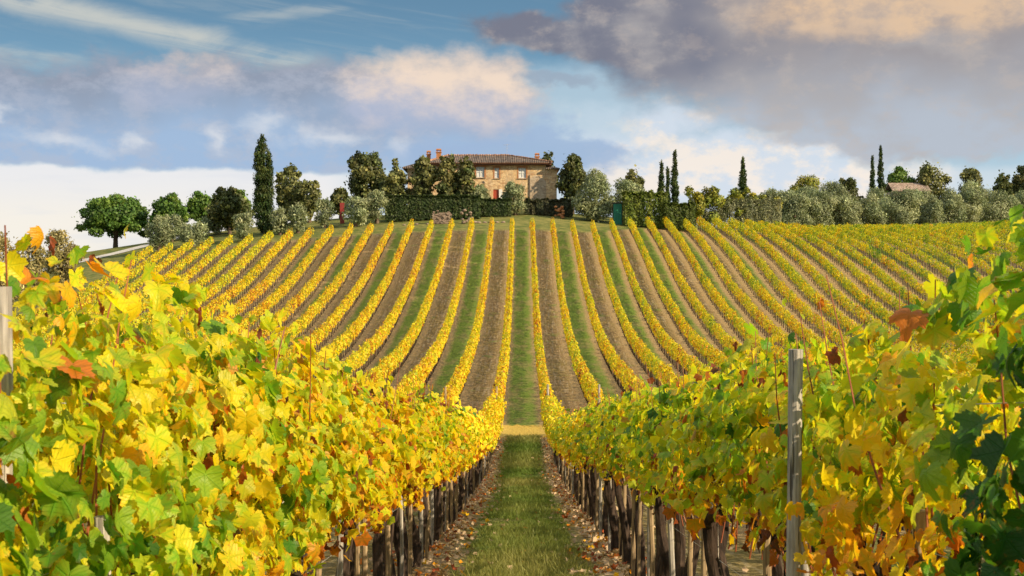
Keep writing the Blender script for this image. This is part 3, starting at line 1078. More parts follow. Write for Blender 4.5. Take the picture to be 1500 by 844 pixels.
def build_rows():
    seed = 900
    for k in list(range(1, 20)) + list(range(-1, -42, -1)):
        s = -1 if k > 0 else 1
        n = abs(k)
        x = s * (n - 0.5) * 2.5
        z1 = top_z(x) + RNG.uniform(-0.3, 0.3)
        z0 = 67.0 + RNG.uniform(-0.2, 0.2)
        far = n > 14
        base = 0.615 if s < 0 else 0.605 - 0.0080 * min(n, 30)
        if s < 0 and n > 12:
            base = 0.54
        seed += 1
        P, tri, C = row_mesh(seed, x, z0, z1, 150 if n < 12 else (105 if n < 24 else 80), 0.112 if n < 12 else 0.135, base, h0=0.76 if n < 14 else 0.80, h1=1.70 if n < 14 else 1.60, width=0.235, vary=0.065 if s < 0 else 0.10)
        me = mesh_from('vine_row', P, tri, C, mat=M['vine_leaf_far'])
        o = link('vine_row', me)
        side = 'left' if s < 0 else 'right'
        hue = 'golden yellow' if s < 0 and n <= 12 else ('yellow' if n <= 12 else ('yellow-green' if n < 24 else 'dull green-gold'))
        tag(o, f'{hue} vine row on the far slope, {ordinal(n)} row {side} of the central grass lane', 'vine row', 'vine rows on the far slope')
        st = row_trunks(seed, x, z0, z1, 4).build('stem', M['bark'], o)
        st['kind'] = 'stuff'
    # rows of the near block beside and beyond the two front rows
    for s in (-1, 1):
        for n in (2, 3, 4, 5):
            x = s * (n - 0.5) * 2.5
            z0, z1 = (-6.0 if n < 4 else 10.0), 61.7 + RNG.uniform(-0.3, 0.3)
            seed += 1
            P, tri, C = row_mesh(seed, x, z0, z1, 170 if n == 2 else 120, 0.11 if n == 2 else 0.125, 0.54 if s < 0 else 0.5, h0=0.9, h1=1.85, width=0.27)
            me = mesh_from('vine_row', P, tri, C, mat=M['vine_leaf_far'])
            o = link('vine_row', me)
            side = 'left' if s < 0 else 'right'
            tag(o, f'yellow vine row on the near slope, {ordinal(n - 1)} row behind the {side} front row', 'vine row', 'vine rows on the near slope')
            st = row_trunks(seed, x, z0, z1, 5).build('stem', M['bark'], o)
            st['kind'] = 'stuff'
    # end posts of the far rows along the cross track
    for n in range(1, 7):
        for s in (-1, 1):
            x = s * (n - 0.5) * 2.5
            side = 'left' if s < 0 else 'right'
            post('end_post', M['post_tan'] if s < 0 else M['post_grey'], x, 66.6, 2.0 + (0.1 if s > 0 else 0), 0.055, f'end post by the cross track, foot of {ordinal(n)} far row to the {side}', 'end posts along the cross track')


build_rows()


# ------------------------------------------------------------------ grass and fallen leaves on the near lane
def lane_cover():
    r = np.random.default_rng(5)
    N = 120000
    # denser near the viewer, where blades show
    z = 12 + 50.5 * r.uniform(0, 1, N) ** 1.45
    x = np.clip(r.normal(0, 0.42, N), -1.1, 1.1)
    p = np.stack([x, z, 0 * z], 1)
    nz = smooth_noise(p * np.array([1.0, 0.45, 1]), 1.6, 9) + 0.5 * smooth_noise(p, 4.0, 19)
    keep = (nz > -0.55) & (np.abs(x) < 0.78 + 0.18 * smooth_noise(p, 2.2, 29))
    x, z, nz = x[keep], z[keep], nz[keep]
    N = len(x)
    pos = np.stack([x, z, ground(x, z) - 0.005], 1)
    h = 0.048 * np.exp(r.normal(0, 0.45, N)) * (1 + 0.4 * np.clip(nz, -1, 1)) * (0.8 + z / 60)
    a = r.uniform(0, 6.28, N)
    w = 0.0035 + 0.00016 * z
    dx, dy = np.cos(a) * w, np.sin(a) * w
    lean = r.normal(0, 0.5, (N, 2)) * h[:, None]
    V0 = pos + np.stack([dx, dy, 0 * h], 1)
    V1 = pos - np.stack([dx, dy, 0 * h], 1)
    V2 = pos + np.stack([lean[:, 0], lean[:, 1], h], 1)
    P = np.stack([V0, V1, V2], 1).reshape(-1, 3)
    tri = np.arange(3 * N).reshape(-1, 3)
    band = np.clip(0.45 + 1.1 * smooth_noise(pos * np.array([.25, 1, 0]), 0.8, 43), 0, 1) * 0.52 + 0.2 * r.uniform(0, 1, N)
    c = (1 - band[:, None]) * np.array([.105, .185, .026]) + band[:, None] * np.array([.36, .31, .105])
    c *= r.uniform(0.7, 1.3, (N, 1))
    o = link('grass', mesh_from('grass', P, tri, np.repeat(c, 3, 0), mat=M['grass']))
    tag(o, 'short green grass growing along the middle of the near lane', 'grass', kind='stuff')
    # fallen leaves under the rows
    N = 5600
    z = 10 + 52 * r.uniform(0, 1, N) ** 1.3
    sd = np.where(r.uniform(0, 1, N) < 0.5, -1, 1)
    x = sd * (1.22 + r.normal(0, 0.27, N))
    ex = r.uniform(0, 1, N) < 0.12
    x = np.where(ex, r.uniform(-3.5, 3.5, N), x)
    pos = np.stack([x, z, ground(x, z) + 0.05 * np.exp(-((np.abs(x) - 1.25) / 0.35) ** 2) + 0.025], 1)
    nrm = np.stack([r.normal(0, .45, N), r.normal(0, .45, N), np.ones(N)], 1)
    tip = np.stack([r.normal(0, 1, N), r.normal(0, 1, N), 0 * z], 1)
    t = np.clip(r.normal(0.90, 0.08, N), 0.66, 1.0)
    c = palette(t)
    pale = r.uniform(0, 1, N) < 0.68
    c[pale] = np.array([.58, .42, .26]) * r.uniform(0.6, 1.2, (pale.sum(), 1))
    P, tri, C, uv = scatter(TM['mid'], pos, nrm, tip, 0.058 * r.uniform(0.6, 1.2, N), c, 0.5, -0.5, r)
    o = link('fallen_leaves', mesh_from('fallen_leaves', P, tri, C, mat=M['dead_leaf']))
    tag(o, 'brown and orange fallen leaves lying under the two front rows', 'fallen leaves', kind='stuff')


lane_cover()


# ------------------------------------------------------------------ trees
KITE = (np.array([[0, 0], [0.5, 0.45], [0, 1.0], [-0.5, 0.45]]), np.array([[0, 1, 2], [0, 2, 3]]))
SLIM = (np.array([[0, 0], [0.22, 0.45], [0, 1.0], [-0.22, 0.45]]), np.array([[0, 1, 2], [0, 2, 3]]))


def crown(seed, blobs, per_m2, size, col, var=0.35, alt=None, altf=0.25, tip_up=0.0, slim=False, droop=0.0, shell=0.62):
    r = np.random.default_rng(seed)
    pos, nrm, cl = [], [], []
    for (c, rad) in blobs:
        c, rad = np.array(c, float), np.array(rad, float)
        area = 4 * pi * ((rad[0] * rad[1]) ** 1.6 / 3 + (rad[0] * rad[2]) ** 1.6 / 3 + (rad[1] * rad[2]) ** 1.6 / 3) ** (1 / 1.6)
        n = max(14, int(area * per_m2 * 1.7))
        d = unit(r.standard_normal((n, 3)))
        ra = shell + (1 - shell) * r.uniform(0, 1, (n, 1)) + 0.16 * r.standard_normal((n, 1)) * (r.uniform(0, 1, (n, 1)) < 0.3)
        p = c + d * rad * ra
        pos.append(p)
        nrm.append(unit(d / rad) + 0.55 * r.standard_normal((n, 3)))
        f = np.exp(r.normal(0, var * 0.45)) * np.exp(r.normal(0, var, n))
        k = np.array(col)[None] * f[:, None]
        if alt is not None:
            q = np.clip(r.normal(altf, 0.3) + r.normal(0, 0.25, n), 0, 1)[:, None]
            k = k * (1 - q) + np.array(alt)[None] * q * f[:, None]
        cl.append(k)
    pos, nrm, cl = np.vstack(pos), np.vstack(nrm), np.vstack(cl)
    N = len(pos)
    tip = r.standard_normal((N, 3)) * 0.7 + np.array([0, 0, tip_up - droop]) + unit(nrm) * 0.4
    P, tri, C, uv = scatter(SLIM if slim else KITE, pos, nrm, tip, 1.12 * size * r.uniform(0.6, 1.4, N), cl * 1.35, 0.15, 0.2, r)
    return P, tri, np.clip(C, 0, 1)


def limbs(seed, h, r0, targets, fork=0.45, lean=0.0):
    random.seed(seed)
    mb = MB()
    top = Vector((lean, 0, h * fork))
    mb.tube([(0, 0, -0.4), (lean * 0.2 + random.uniform(-.05, .05) * h * 0.1, 0, h * fork * 0.5), top], [r0 * 1.25, r0, r0 * 0.8], 8, rough=0.2)
    for t in targets:
        t = Vector(t)
        m = top.lerp(t, 0.5) + Vector((random.uniform(-.2, .2), random.uniform(-.2, .2), random.uniform(-.1, .35)))
        st = top - Vector((0, 0, random.uniform(0, h * fork * 0.25)))
        mb.tube([st, m, t], [r0 * 0.6, r0 * 0.38, r0 * 0.15], 6, rough=0.2)
    return mb


def px_to(x, Y):
    """world x of a picture column at depth Y"""
    return (x - CX) / F * Y


SEED = [2000]


def tree(name, kind, px0, px1, py_top, Y, label, cat='tree', group=None, base=None, dx=0.0):
    """one tree whose crown spans the columns px0..px1 of the photo when it stands Y metres away"""
    SEED[0] += 1
    sd = SEED[0]
    r = np.random.default_rng(sd)
    x = px_to((px0 + px1) / 2, Y)
    g = gz(x, Y)
    w = (px1 - px0) * Y / F / 2
    H = (HY - py_top) * Y / F - g
    if H < 0.8:
        H = 0.8
    root = empty(name, label, cat, (x, Y, g), group)
    blobs, kw = [], {}
    col, alt = (.05, .08, .02), None
    tr = None
    if kind in ('olive', 'khaki'):
        col, alt = ((.135, .165, .085), (.26, .27, .15)) if kind == 'olive' else ((.17, .15, .06), (.28, .23, .10))
        n = 17
        zc = H * 0.50
        for i in range(n):
            d = unit(r.standard_normal(3))
            c = (d[0] * w * 0.66, d[1] * w * 0.66, max(H * 0.16, zc + d[2] * H * 0.37))
            q = r.uniform(0.28, 0.42) * w
            blobs.append((c, (q, q, q * r.uniform(0.8, 1.25))))
        blobs.append(((0, 0, zc), (w * 0.72, w * 0.72, H * 0.40)))
        kw = dict(per_m2=17, size=0.30, var=0.30, alt=alt, altf=0.3, slim=True, tip_up=0.5)
        tr = limbs(sd, H, 0.05 * H + 0.03, [b[0] for b in blobs[:5]], 0.25)
    elif kind == 'hedge_olive':
        pass
    elif kind == 'oak':
        col, alt = (.052, .068, .022), (.13, .12, .04)
        n = 20
        zc = H * 0.55
        for i in range(n):
            d = unit(r.standard_normal(3))
            c = (d[0] * w * 0.68, d[1] * w * 0.68, max(H * 0.14, zc + d[2] * H * 0.36))
            q = r.uniform(0.22, 0.42) * w
            blobs.append((c, (q, q, q * r.uniform(0.75, 1.1))))
        blobs.append(((0, 0, zc), (w * 0.78, w * 0.78, H * 0.41)))
        for i in range(5):
            a = r.uniform(0, 6.28)
            q = 0.15 * w
            blobs.append(((cos(a) * w * 0.4, sin(a) * w * 0.4, H * r.uniform(0.88, 0.97)), (q, q, q * 1.3)))
        kw = dict(per_m2=13, size=0.34, var=0.38, alt=alt, altf=0.22)
        tr = limbs(sd, H, 0.03 * H + 0.05, [b[0] for b in blobs[:6]], 0.3)
    elif kind == 'brown':
        col, alt = (.082, .094, .030), (.165, .155, .052)
        n = 22
        zc = H * 0.54
        for i in range(n):
            d = unit(r.standard_normal(3))
            c = (d[0] * w * 0.72, d[1] * w * 0.7, max(H * 0.15, zc + d[2] * H * 0.38))
            q = r.uniform(0.20, 0.38) * w
            blobs.append((c, (q, q, q * r.uniform(0.8, 1.4))))
        blobs.append(((0, 0, zc * 0.95), (w * 0.74, w * 0.74, H * 0.40)))
        kw = dict(per_m2=12, size=0.32, var=0.36, alt=alt, altf=0.35, tip_up=0.5)
        tr = limbs(sd, H, 0.03 * H + 0.05, [b[0] for b in blobs[:6]], 0.3)
    elif kind == 'pine':
        col, alt = (.050, .105, .018), (.115, .165, .028)
        n = 34
        for i in range(n):
            a = r.uniform(0, 6.28)
            q = math.sqrt(r.uniform(0, 1))
            dome = math.sqrt(max(0, 1 - (q * 0.92) ** 2))
            top = H * (0.38 + 0.56 * dome)
            c = (cos(a) * q * w * 0.84, sin(a) * q * w * 0.84, top - H * 0.06 - (H * 0.34 * r.uniform(0, 1) ** 1.5))
            s = r.uniform(0.17, 0.27) * w
            blobs.append((c, (s, s, s * 0.72)))
        for i in range(9):
            a = i * 0.7 + r.uniform(-.2, .2)
            s = r.uniform(0.13, 0.2) * w
            blobs.append(((cos(a) * w * 0.82, sin(a) * w * 0.82, H * r.uniform(0.26, 0.42)), (s, s, s * 0.6)))
        blobs.append(((0, 0, H * 0.58), (w * 0.82, w * 0.82, H * 0.29)))
        kw = dict(per_m2=16, size=0.30, var=0.30, alt=alt, altf=0.3, tip_up=0.9, slim=False)
        tr = limbs(sd, H, 0.035 * H + 0.05, [b[0] for b in blobs[:12]], 0.32)
    elif kind == 'cypress':
        col, alt = (.020, .042, .012), (.075, .085, .022)
        n = int(20 + H * 3)
        for i in range(n):
            f = (i + 0.5) / n
            broad = w > 1.2
            fall = (0.72, 0.28, 0.72) if broad else (0.45, 0.55, 0.9)
            prof = (min(1, f / 0.12) ** 0.6) * (1 - max(0, (f - fall[0]) / fall[1]) ** 1.7 * fall[2]) * 0.9 + 0.06
            a = r.uniform(0, 6.28)
            rr = w * prof * (0.80 if broad else 1.0)
            s = max(0.22, rr * r.uniform(0.62, 0.80))
            blobs.append(((cos(a) * rr * 0.36 - (0.22 * w if broad else 0), sin(a) * rr * 0.36, 0.25 + f * (H - 0.55)), (s, s, max(0.35, H / n * 2.4))))
        if w > 1.2:   # the broad old one has a second lower point on its right
            for i in range(22):
                f = i / 21
                s = w * 0.50 * (1 - max(0, (f - 0.6) / 0.4) ** 1.8 * 0.75)
                blobs.append(((w * 0.40 + r.uniform(-.12, .12), r.uniform(-.3, .3), H * (0.05 + 0.76 * f)), (s, s, H * 0.06)))
        kw = dict(per_m2=22, size=0.27, var=0.42, alt=alt, altf=0.22, tip_up=2.2, slim=True)
        tr = limbs(sd, H, 0.10 + w * 0.06, [(0, 0, H * 0.8)], 0.4)
    elif kind == 'bush':
        col, alt = (.12, .15, .024), (.30, .25, .035)
        n = 13
        for i in range(n):
            d = unit(r.standard_normal(3))
            c = (d[0] * w * 0.7, d[1] * w * 0.6, max(H * 0.15, H * 0.5 + d[2] * H * 0.36))
            q = r.uniform(0.26, 0.42) * w
            blobs.append((c, (q, q, q * r.uniform(0.8, 1.3))))
        kw = dict(per_m2=17, size=0.26, var=0.34, alt=alt, altf=0.3, tip_up=0.6)
        tr = limbs(sd, H, 0.05, [b[0] for b in blobs[:5]], 0.2)
    P, tri, C = crown(sd, blobs, kw.pop('per_m2'), kw.pop('size'), col, **kw)
    link('crown', mesh_from('crown', P, tri, C, mat=M['tree_leaf']), root)
    if tr is not None:
        tr.build('trunk', M['tree_bark'], root)
    return root


def hedge(px0, px1, py_top, Y, depth, label, col, alt, name='hedge', cat='hedge', round_=0.12, lumps=0.08, altf=0.3, slim=False, size=0.24):
    SEED[0] += 1
    r = np.random.default_rng(SEED[0])
    xa, xb = px_to(px0, Y), px_to(px1, Y)
    L = xb - xa
    N = int((L * (3.0 * 2 + depth)) * 150)
    f = r.uniform(0, 1, N)
    xx = xa + L * f
    gg = ground(xx, np.full(N, Y))
    topz = (HY - py_top) * Y / F
    H = np.maximum(topz - gg, 0.5)
    face = r.uniform(0, 1, N)
    y = np.where(face < 0.42, -depth / 2, np.where(face < 0.62, depth / 2, r.uniform(-.5, .5, N) * depth))
    z = np.where(face < 0.62, H * r.uniform(0, 1, N), H)
    lump = lumps * (np.sin(xx * 2.3 + 1) + np.sin(xx * 5.1 + z * 2) + 0.8 * np.sin(xx * 9.7))
    y = y + np.where(face < 0.42, -1, np.where(face < 0.62, 1, 0)) * (lump - round_ * (z / H) ** 6 * 2) + r.normal(0, 0.05, N)
    z = z + np.where(face >= 0.62, lump * 1.2, 0) + r.normal(0, 0.05, N)
    ends = r.uniform(0, 1, N) < 0.05
    xx = np.where(ends, np.where(r.uniform(0, 1, N) < .5, xa, xb), xx)
    y = np.where(ends, r.uniform(-.5, .5, N) * depth, y)
    pos = np.stack([xx, Y + y, gg + np.maximum(z, 0.05)], 1)
    inner = r.uniform(0, 1, N) < 0.25
    pos[inner, 1] = Y + (pos[inner, 1] - Y) * 0.5
    nrm = np.stack([r.normal(0, .5, N), np.where(face < .42, -1., np.where(face < .62, 1., 0)) + r.normal(0, .4, N), np.where(face >= .62, 1.2, .3) + r.normal(0, .3, N)], 1)
    tip = r.standard_normal((N, 3)) * 0.6 + np.array([0, 0, 0.9])
    k = np.exp(r.normal(0, 0.32, N))[:, None]
    q = np.clip(altf + 0.25 * np.sin(xx * 3.7 + 2) + r.normal(0, .2, N), 0, 1)[:, None]
    c = (np.array(col) * (1 - q) + np.array(alt) * q) * k
    P, tri, C, uv = scatter(SLIM if slim else KITE, pos, nrm, tip, size * r.uniform(.6, 1.4, N), c, .15, .2, r)
    root = link(name, mesh_from(name, P, tri, C, mat=M['tree_leaf']))
    tag(root, label, cat)
    # woody core seen through the leaf gaps
    mb = MB()
    x = xa + 0.3
    random.seed(SEED[0])
    while x < xb - 0.2:
        g = gz(x, Y)
        hh = topz - g
        for j in range(3):
            mb.tube([(x, Y + (j - 1) * depth * 0.2, g - 0.1), (x + random.uniform(-.15, .15), Y + (j - 1) * depth * 0.3, g + hh * 0.85)], [0.05, 0.02], 5)
        x += 0.55
    c = mb.build('stem', M['tree_bark'], root)
    c['kind'] = 'stuff'
    return root


T = tree
# left shoulder
T('olive_tree', 'khaki', -40, 34, 322, 128, 'broad brownish tree at the far left edge above the near vine leaves', group='trees on the left shoulder')
T('olive_tree', 'khaki', 22, 66, 334, 140, 'smaller brownish tree second from the left edge, touching the broad one', group='trees on the left shoulder')
T('olive_tree', 'khaki', 60, 120, 331, 150, 'loose grey-green tree standing alone left of the big umbrella pine', group='trees on the left shoulder')
T('umbrella_pine', 'pine', 110, 226, 285, 197, 'big bright green umbrella pine with an open trunk beside the pale road')
T('umbrella_pine', 'pine', 216, 276, 278, 195, 'rounded green pine, next one right of the big umbrella pine')
T('umbrella_pine', 'pine', 268, 320, 276, 200, 'green pine between the rounded pine and the dark brown-green oak')
T('umbrella_pine', 'pine', 325, 368, 271, 210, 'light green pine top peeping over the dark oak left of the tall cypress')
T('dark_oak', 'oak', 302, 370, 276, 185, 'dark brown-green oak just left of the tall broad cypress')
T('olive_tree', 'olive', 210, 254, 315, 174, 'pale olive bush below the gap between the big pine and the rounded pine')
T('olive_tree', 'olive', 258, 306, 322, 175, 'low bluish olive bush beneath the second and third pine')
T('olive_tree', 'olive', 230, 272, 314, 186, 'grey olive bush under the rounded green pine', group=None)
T('olive_tree', 'olive', 292, 342, 311, 187, 'grey olive bush filling the foot of the dark brown-green oak')
T('olive_tree', 'olive', 338, 372, 308, 174, 'small pale olive bush at the foot of the dark oak')
T('cypress', 'cypress', 370, 403, 198, 180, 'tall broad old cypress with two points, the biggest cypress')
T('slender_tree', 'brown', 401, 428, 247, 196, 'thin ragged tree directly right of the broad cypress')
T('slender_tree', 'brown', 410, 446, 240, 192, 'taller brown-green tree right of the broad cypress')
T('dark_oak', 'brown', 436, 470, 259, 190, 'rounded brown-green tree ending the clump right of the broad cypress')
T('dark_oak', 'oak', 404, 452, 275, 196, 'dark low tree filling the clump right of the broad cypress')
T('olive_tree', 'olive', 394, 426, 300, 177, 'pale olive bush right of the foot of the broad cypress')
T('olive_tree', 'olive', 420, 452, 297, 177, 'yellowish olive bush, second to the right of the broad cypress foot')
T('olive_tree', 'olive', 458, 492, 289, 180, 'olive bush standing left of the small red panel')
T('dark_oak', 'oak', 484, 512, 276, 196, 'small dark tree behind the red panel')
T('dark_oak', 'oak', 502, 570, 224, 200, 'large dark evergreen oak left of the farmhouse')
T('olive_tree', 'olive', 500, 542, 284, 179, 'olive bush standing right of the small red panel')
T('olive_tree', 'olive', 534, 570, 276, 181, 'bluish olive bush against the left end of the long dark hedge')
# before the house
T('dark_oak', 'brown', 556, 602, 248, 187, 'grey-green tree at the left end of the farmhouse roof')
T('dark_oak', 'brown', 568, 592, 231, 207, 'narrow tree top behind the left end of the farmhouse roof')
T('dark_oak', 'brown', 596, 642, 226, 187, 'tall brown-green tree below the left pair of chimneys')
T('dark_oak', 'oak', 636, 672, 227, 186, 'dark round tree before the farmhouse wall, left of its twin')
T('dark_oak', 'oak', 664, 699, 231, 186, 'dark round tree before the farmhouse wall, right of its twin by the first window')
T('olive_tree', 'olive', 684, 722, 268, 186.5, 'small dark olive bush under the left farmhouse window')
T('olive_tree', 'olive', 734, 776, 264, 186, 'olive bush right of the red farmhouse door')
T('dark_oak', 'oak', 788, 816, 222, 212, 'tree top showing behind the right end of the farmhouse roof')
T('dark_oak', 'oak', 815, 862, 228, 194, 'dark tree against the right end of the farmhouse')
T('olive_tree', 'olive', 833, 908, 253, 184, 'large round silver-green olive tree right of the farmhouse')
T('dark_oak', 'brown', 908, 944, 241, 205, 'brown-green tree rising behind the large round olive')
T('olive_tree', 'olive', 890, 950, 264, 192, 'pale olive tree behind the bright green hedge')
T('cypress', 'cypress', 962, 976, 237, 184, 'slim cypress on the left of the group of three')
T('cypress', 'cypress', 974, 982, 246, 187, 'thinnest cypress, in the middle of the group of three')
T('cypress', 'cypress', 981, 995, 221, 184, 'tallest slim cypress on the right of the group of three')
T('flowering_shrub', 'bush', 990, 1032, 272, 196, 'green shrub right of the three slim cypresses', cat='shrub', group='yellow-green shrubs behind the olive hedge')
T('flowering_shrub', 'bush', 1022, 1068, 270, 199, 'yellow-tipped shrub midway behind the olive hedge', cat='shrub', group='yellow-green shrubs behind the olive hedge')
T('flowering_shrub', 'bush', 1058, 1098, 274, 199, 'yellow-green shrub left of the lone ragged cypress', cat='shrub', group='yellow-green shrubs behind the olive hedge')
T('flowering_shrub', 'bush', 1076, 1112, 270, 202, 'orange-yellow shrub at the foot of the lone ragged cypress', cat='shrub', group='yellow-green shrubs behind the olive hedge')
T('flowering_shrub', 'bush', 1104, 1146, 279, 203, 'green shrub right of the lone ragged cypress', cat='shrub', group='yellow-green shrubs behind the olive hedge')
T('cypress', 'cypress', 1079, 1096, 231, 208, 'lone ragged cypress standing above the yellow-green shrubs')
# right-hand olive grove, a zigzag of trees behind the upper vine ends
grove = [(1108, 1158, 276, 215), (1140, 1186, 281, 212), (1176, 1222, 279, 216), (1210, 1258, 276, 218), (1250, 1292, 286, 220),
         (1288, 1344, 279, 224), (1318, 1364, 278, 232), (1354, 1380, 288, 229), (1370, 1408, 278, 233), (1396, 1440, 272, 240), (1438, 1490, 284, 242), (1476, 1530, 282, 246)]
names = ['first', 'second', 'third', 'fourth', 'fifth', 'sixth', 'seventh', 'eighth', 'ninth', 'tenth', 'eleventh', 'last']
for (a, b, t, Y), nm in zip(grove, names):
    T('olive_tree', 'olive', a - 6, b + 6, t - 2, Y, f'silver-green olive tree, {nm} from the left in the front of the right-hand grove', group='olive trees of the right-hand grove')
for (a, b, t, Y), nm in zip([(1150, 1200, 270, 232), (1196, 1240, 266, 236), (1262, 1308, 274, 238), (1330, 1372, 276, 244), (1404, 1452, 264, 252)], names):
    T('olive_tree', 'olive', a - 6, b + 6, t - 2, Y, f'pale olive tree, {nm} from the left in the back of the right-hand grove', group='olive trees at the back of the right-hand grove')
T('broad_tree', 'bush', 1150, 1212, 254, 248, 'yellow-green broad tree rising behind the left of the olive grove')
T('dark_oak', 'oak', 1216, 1264, 261, 252, 'low blue-green tree behind the olive grove left of the paired cypresses')
T('cypress', 'cypress', 1271, 1283, 229, 246, 'shorter cypress of the right-hand pair')
T('cypress', 'cypress', 1282, 1296, 214, 246, 'taller cypress of the right-hand pair')
T('umbrella_pine', 'pine', 1290, 1344, 232, 262, 'green umbrella pine right of the paired cypresses')
T('umbrella_pine', 'brown', 1336, 1394, 231, 260, 'rounded brown-green pine above the tiled shed roof')
T('broad_tree', 'brown', 1394, 1446, 243, 258, 'brown-green tree right of the rounded brown-green pine')
T('dark_oak', 'oak', 1448, 1486, 254, 255, 'dark tree near the right edge behind the olive grove')
T('dark_oak', 'oak', 1474, 1530, 240, 262, 'dark taller tree at the right edge of the skyline')

hedge(566, 702, 288, 182, 1.6, 'long dark clipped hedge in front of the farmhouse', (.030, .052, .013), (.065, .085, .022), lumps=0.03)
hedge(702, 748, 293, 184.5, 1.4, 'short dark clipped hedge below the red farmhouse door', (.028, .050, .013), (.06, .08, .02), lumps=0.03)
hedge(770, 838, 294, 187, 1.4, 'low untidy dark hedge below the right end of the farmhouse', (.04, .05, .022), (.10, .085, .04), lumps=0.10)
hedge(913, 976, 284, 181, 2.2, 'bright green leafy hedge between the green shed and the slim cypresses', (.075, .115, .014), (.14, .165, .02), lumps=0.11, altf=0.45)
hedge(974, 1016, 300, 180, 1.6, 'low green hedge at the feet of the slim cypresses', (.06, .09, .014), (.10, .12, .02), lumps=0.10)
hedge(1096, 1540, 292, 256, 2.0, 'dark hedge added as shade behind the trunks of the right-hand olive grove', (.045, .06, .025), (.09, .10, .045), lumps=0.25)  # hedge added to close sky gaps; its dark leaves stand for shade
hedge(1010, 1142, 294, 199, 2.2, 'long low silver-green olive hedge along the top of the vines', (.13, .15, .075), (.24, .24, .13), lumps=0.13, slim=True, altf=0.45)


# ------------------------------------------------------------------ the farmhouse
def wall_material(name, mortar, s1, s2, s3, scale=2.6):
    m, nt = material(name)
    tc = nt.node('ShaderNodeTexCoord')
    x, y, z = nt.sep(V(nt, tc.outputs['Object']))
    p = nt.vec(x + y, z * 1.6, 0.0)
    vo = nt.node('ShaderNodeTexVoronoi', feature='F1')
    nt.put(vo.inputs['Vector'], p)
    vo.inputs['Scale'].default_value = scale
    ve = nt.node('ShaderNodeTexVoronoi', feature='DISTANCE_TO_EDGE')
    nt.put(ve.inputs['Vector'], p)
    ve.inputs['Scale'].default_value = scale
    r, g, b = nt.sep(V(nt, vo.outputs['Color']))
    stone = nt.mix(r, s1, s2)
    stone = nt.mix(nt.step(g, 0.7, 0.75) * 0.8, stone, s3)
    st = nt.noise(nt.vec(x + y, z * 0.5, 0.0), 0.7, 5, 0.6)
    c = nt.mix(nt.step(V(nt, ve.outputs['Distance']), 0.02, 0.09), mortar, stone)
    c = nt.mix(nt.step(st, 0.42, 0.70) * 0.55, c, (0.44, 0.35, 0.25))
    bs = principled(nt, c, 0.9, 0.15, V(nt, ve.outputs['Distance']), 0.06, 0.7)
    finish(nt, bs.outputs[0])
    return m


M['wall'] = wall_material('stone_wall', (0.46, 0.34, 0.20), (0.60, 0.38, 0.18), (0.74, 0.55, 0.32), (0.40, 0.22, 0.11))
M['wall_pale'] = wall_material('pale_stone_wall', (0.42, 0.34, 0.24), (0.36, 0.26, 0.17), (0.52, 0.43, 0.32), (0.24, 0.18, 0.13))
M['brick'] = simple_material('brick', (0.34, 0.135, 0.055), (0.48, 0.23, 0.105), 9, 0.9, 0.15)
M['door_red'] = simple_material('red_door', (0.38, 0.06, 0.03), (0.46, 0.09, 0.045), 5, 0.6, 0.3, (4, 1, .2))
M['paint_white'] = simple_material('white_paint', (0.68, 0.68, 0.64), (0.8, 0.8, 0.77), 5, 0.55, 0.35)
M['eave_wood'] = simple_material('eave_wood', (0.10, 0.045, 0.025), (0.20, 0.09, 0.05), 6, 0.8)
M['metal_dark'] = simple_material('dark_metal', (0.03, 0.026, 0.022), (0.07, 0.06, 0.05), 10, 0.5, 0.5)
M['metal_grey'] = simple_material('grey_metal', (0.35, 0.35, 0.36), (0.5, 0.5, 0.5), 10, 0.4, 0.5)
M['door_green'] = simple_material('green_door', (0.015, 0.16, 0.10), (0.02, 0.22, 0.14), 4, 0.55, 0.35, (4, 1, .2))
M['paint_red'] = simple_material('red_paint', (0.24, 0.03, 0.028), (0.32, 0.05, 0.045), 4, 0.6)
M['stone'] = simple_material('rubble_stone', (0.16, 0.115, 0.085), (0.33, 0.25, 0.19), 5.0, 0.9, 0.15)


def glass_material():
    m, nt = material('window_glass')
    b = principled(nt, (0.03, 0.035, 0.04), 0.08, 0.6)
    finish(nt, b.outputs[0])
    return m


M['glass'] = glass_material()


def tile_material(name, c1, c2, c3):
    m, nt = material(name)
    tc = nt.node('ShaderNodeTexCoord')
    x, y, z = nt.sep(V(nt, tc.outputs['Object']))
    br = nt.node('ShaderNodeTexVoronoi', feature='F1')
    nt.put(br.inputs['Vector'], nt.vec(x * 3.6, (y * 0.55 + z * 2.0) * 1.3, 0.0))
    br.inputs['Scale'].default_value = 1.0
    r, g, b = nt.sep(V(nt, br.outputs['Color']))
    c = nt.mix(r, c1, c2)
    c = nt.mix(nt.step(g, 0.72, 0.8) * 0.7, c, c3)
    n = nt.noise(nt.vec(x, y, z), 0.8, 4, 0.6)
    c = nt.mix(nt.step(n, 0.48, 0.66) * 0.5, c, (0.10, 0.09, 0.075))
    wav = nt.math('SINE', x * 24.0) + nt.math('SINE', (y + z * 2.0) * 9.0) * 0.5
    bs = principled(nt, c, 0.9, 0.12, wav, 0.05, 0.8)
    finish(nt, bs.outputs[0])
    return m


M['tiles'] = tile_material('weathered_tiles', (0.085, 0.066, 0.056), (0.17, 0.138, 0.118), (0.24, 0.165, 0.12))
M['tiles_pale'] = tile_material('pale_tiles', (0.34, 0.24, 0.18), (0.46, 0.36, 0.29), (0.24, 0.16, 0.12))
M['tiles_warm'] = tile_material('warm_tiles', (0.36, 0.19, 0.12), (0.50, 0.32, 0.22), (0.24, 0.13, 0.09))

HYD = 195.0      # depth of the front wall
S = HYD / F      # metres per picture pixel there


def hx(px): return (px - CX) * S
def hz(py): return (HY - py) * S


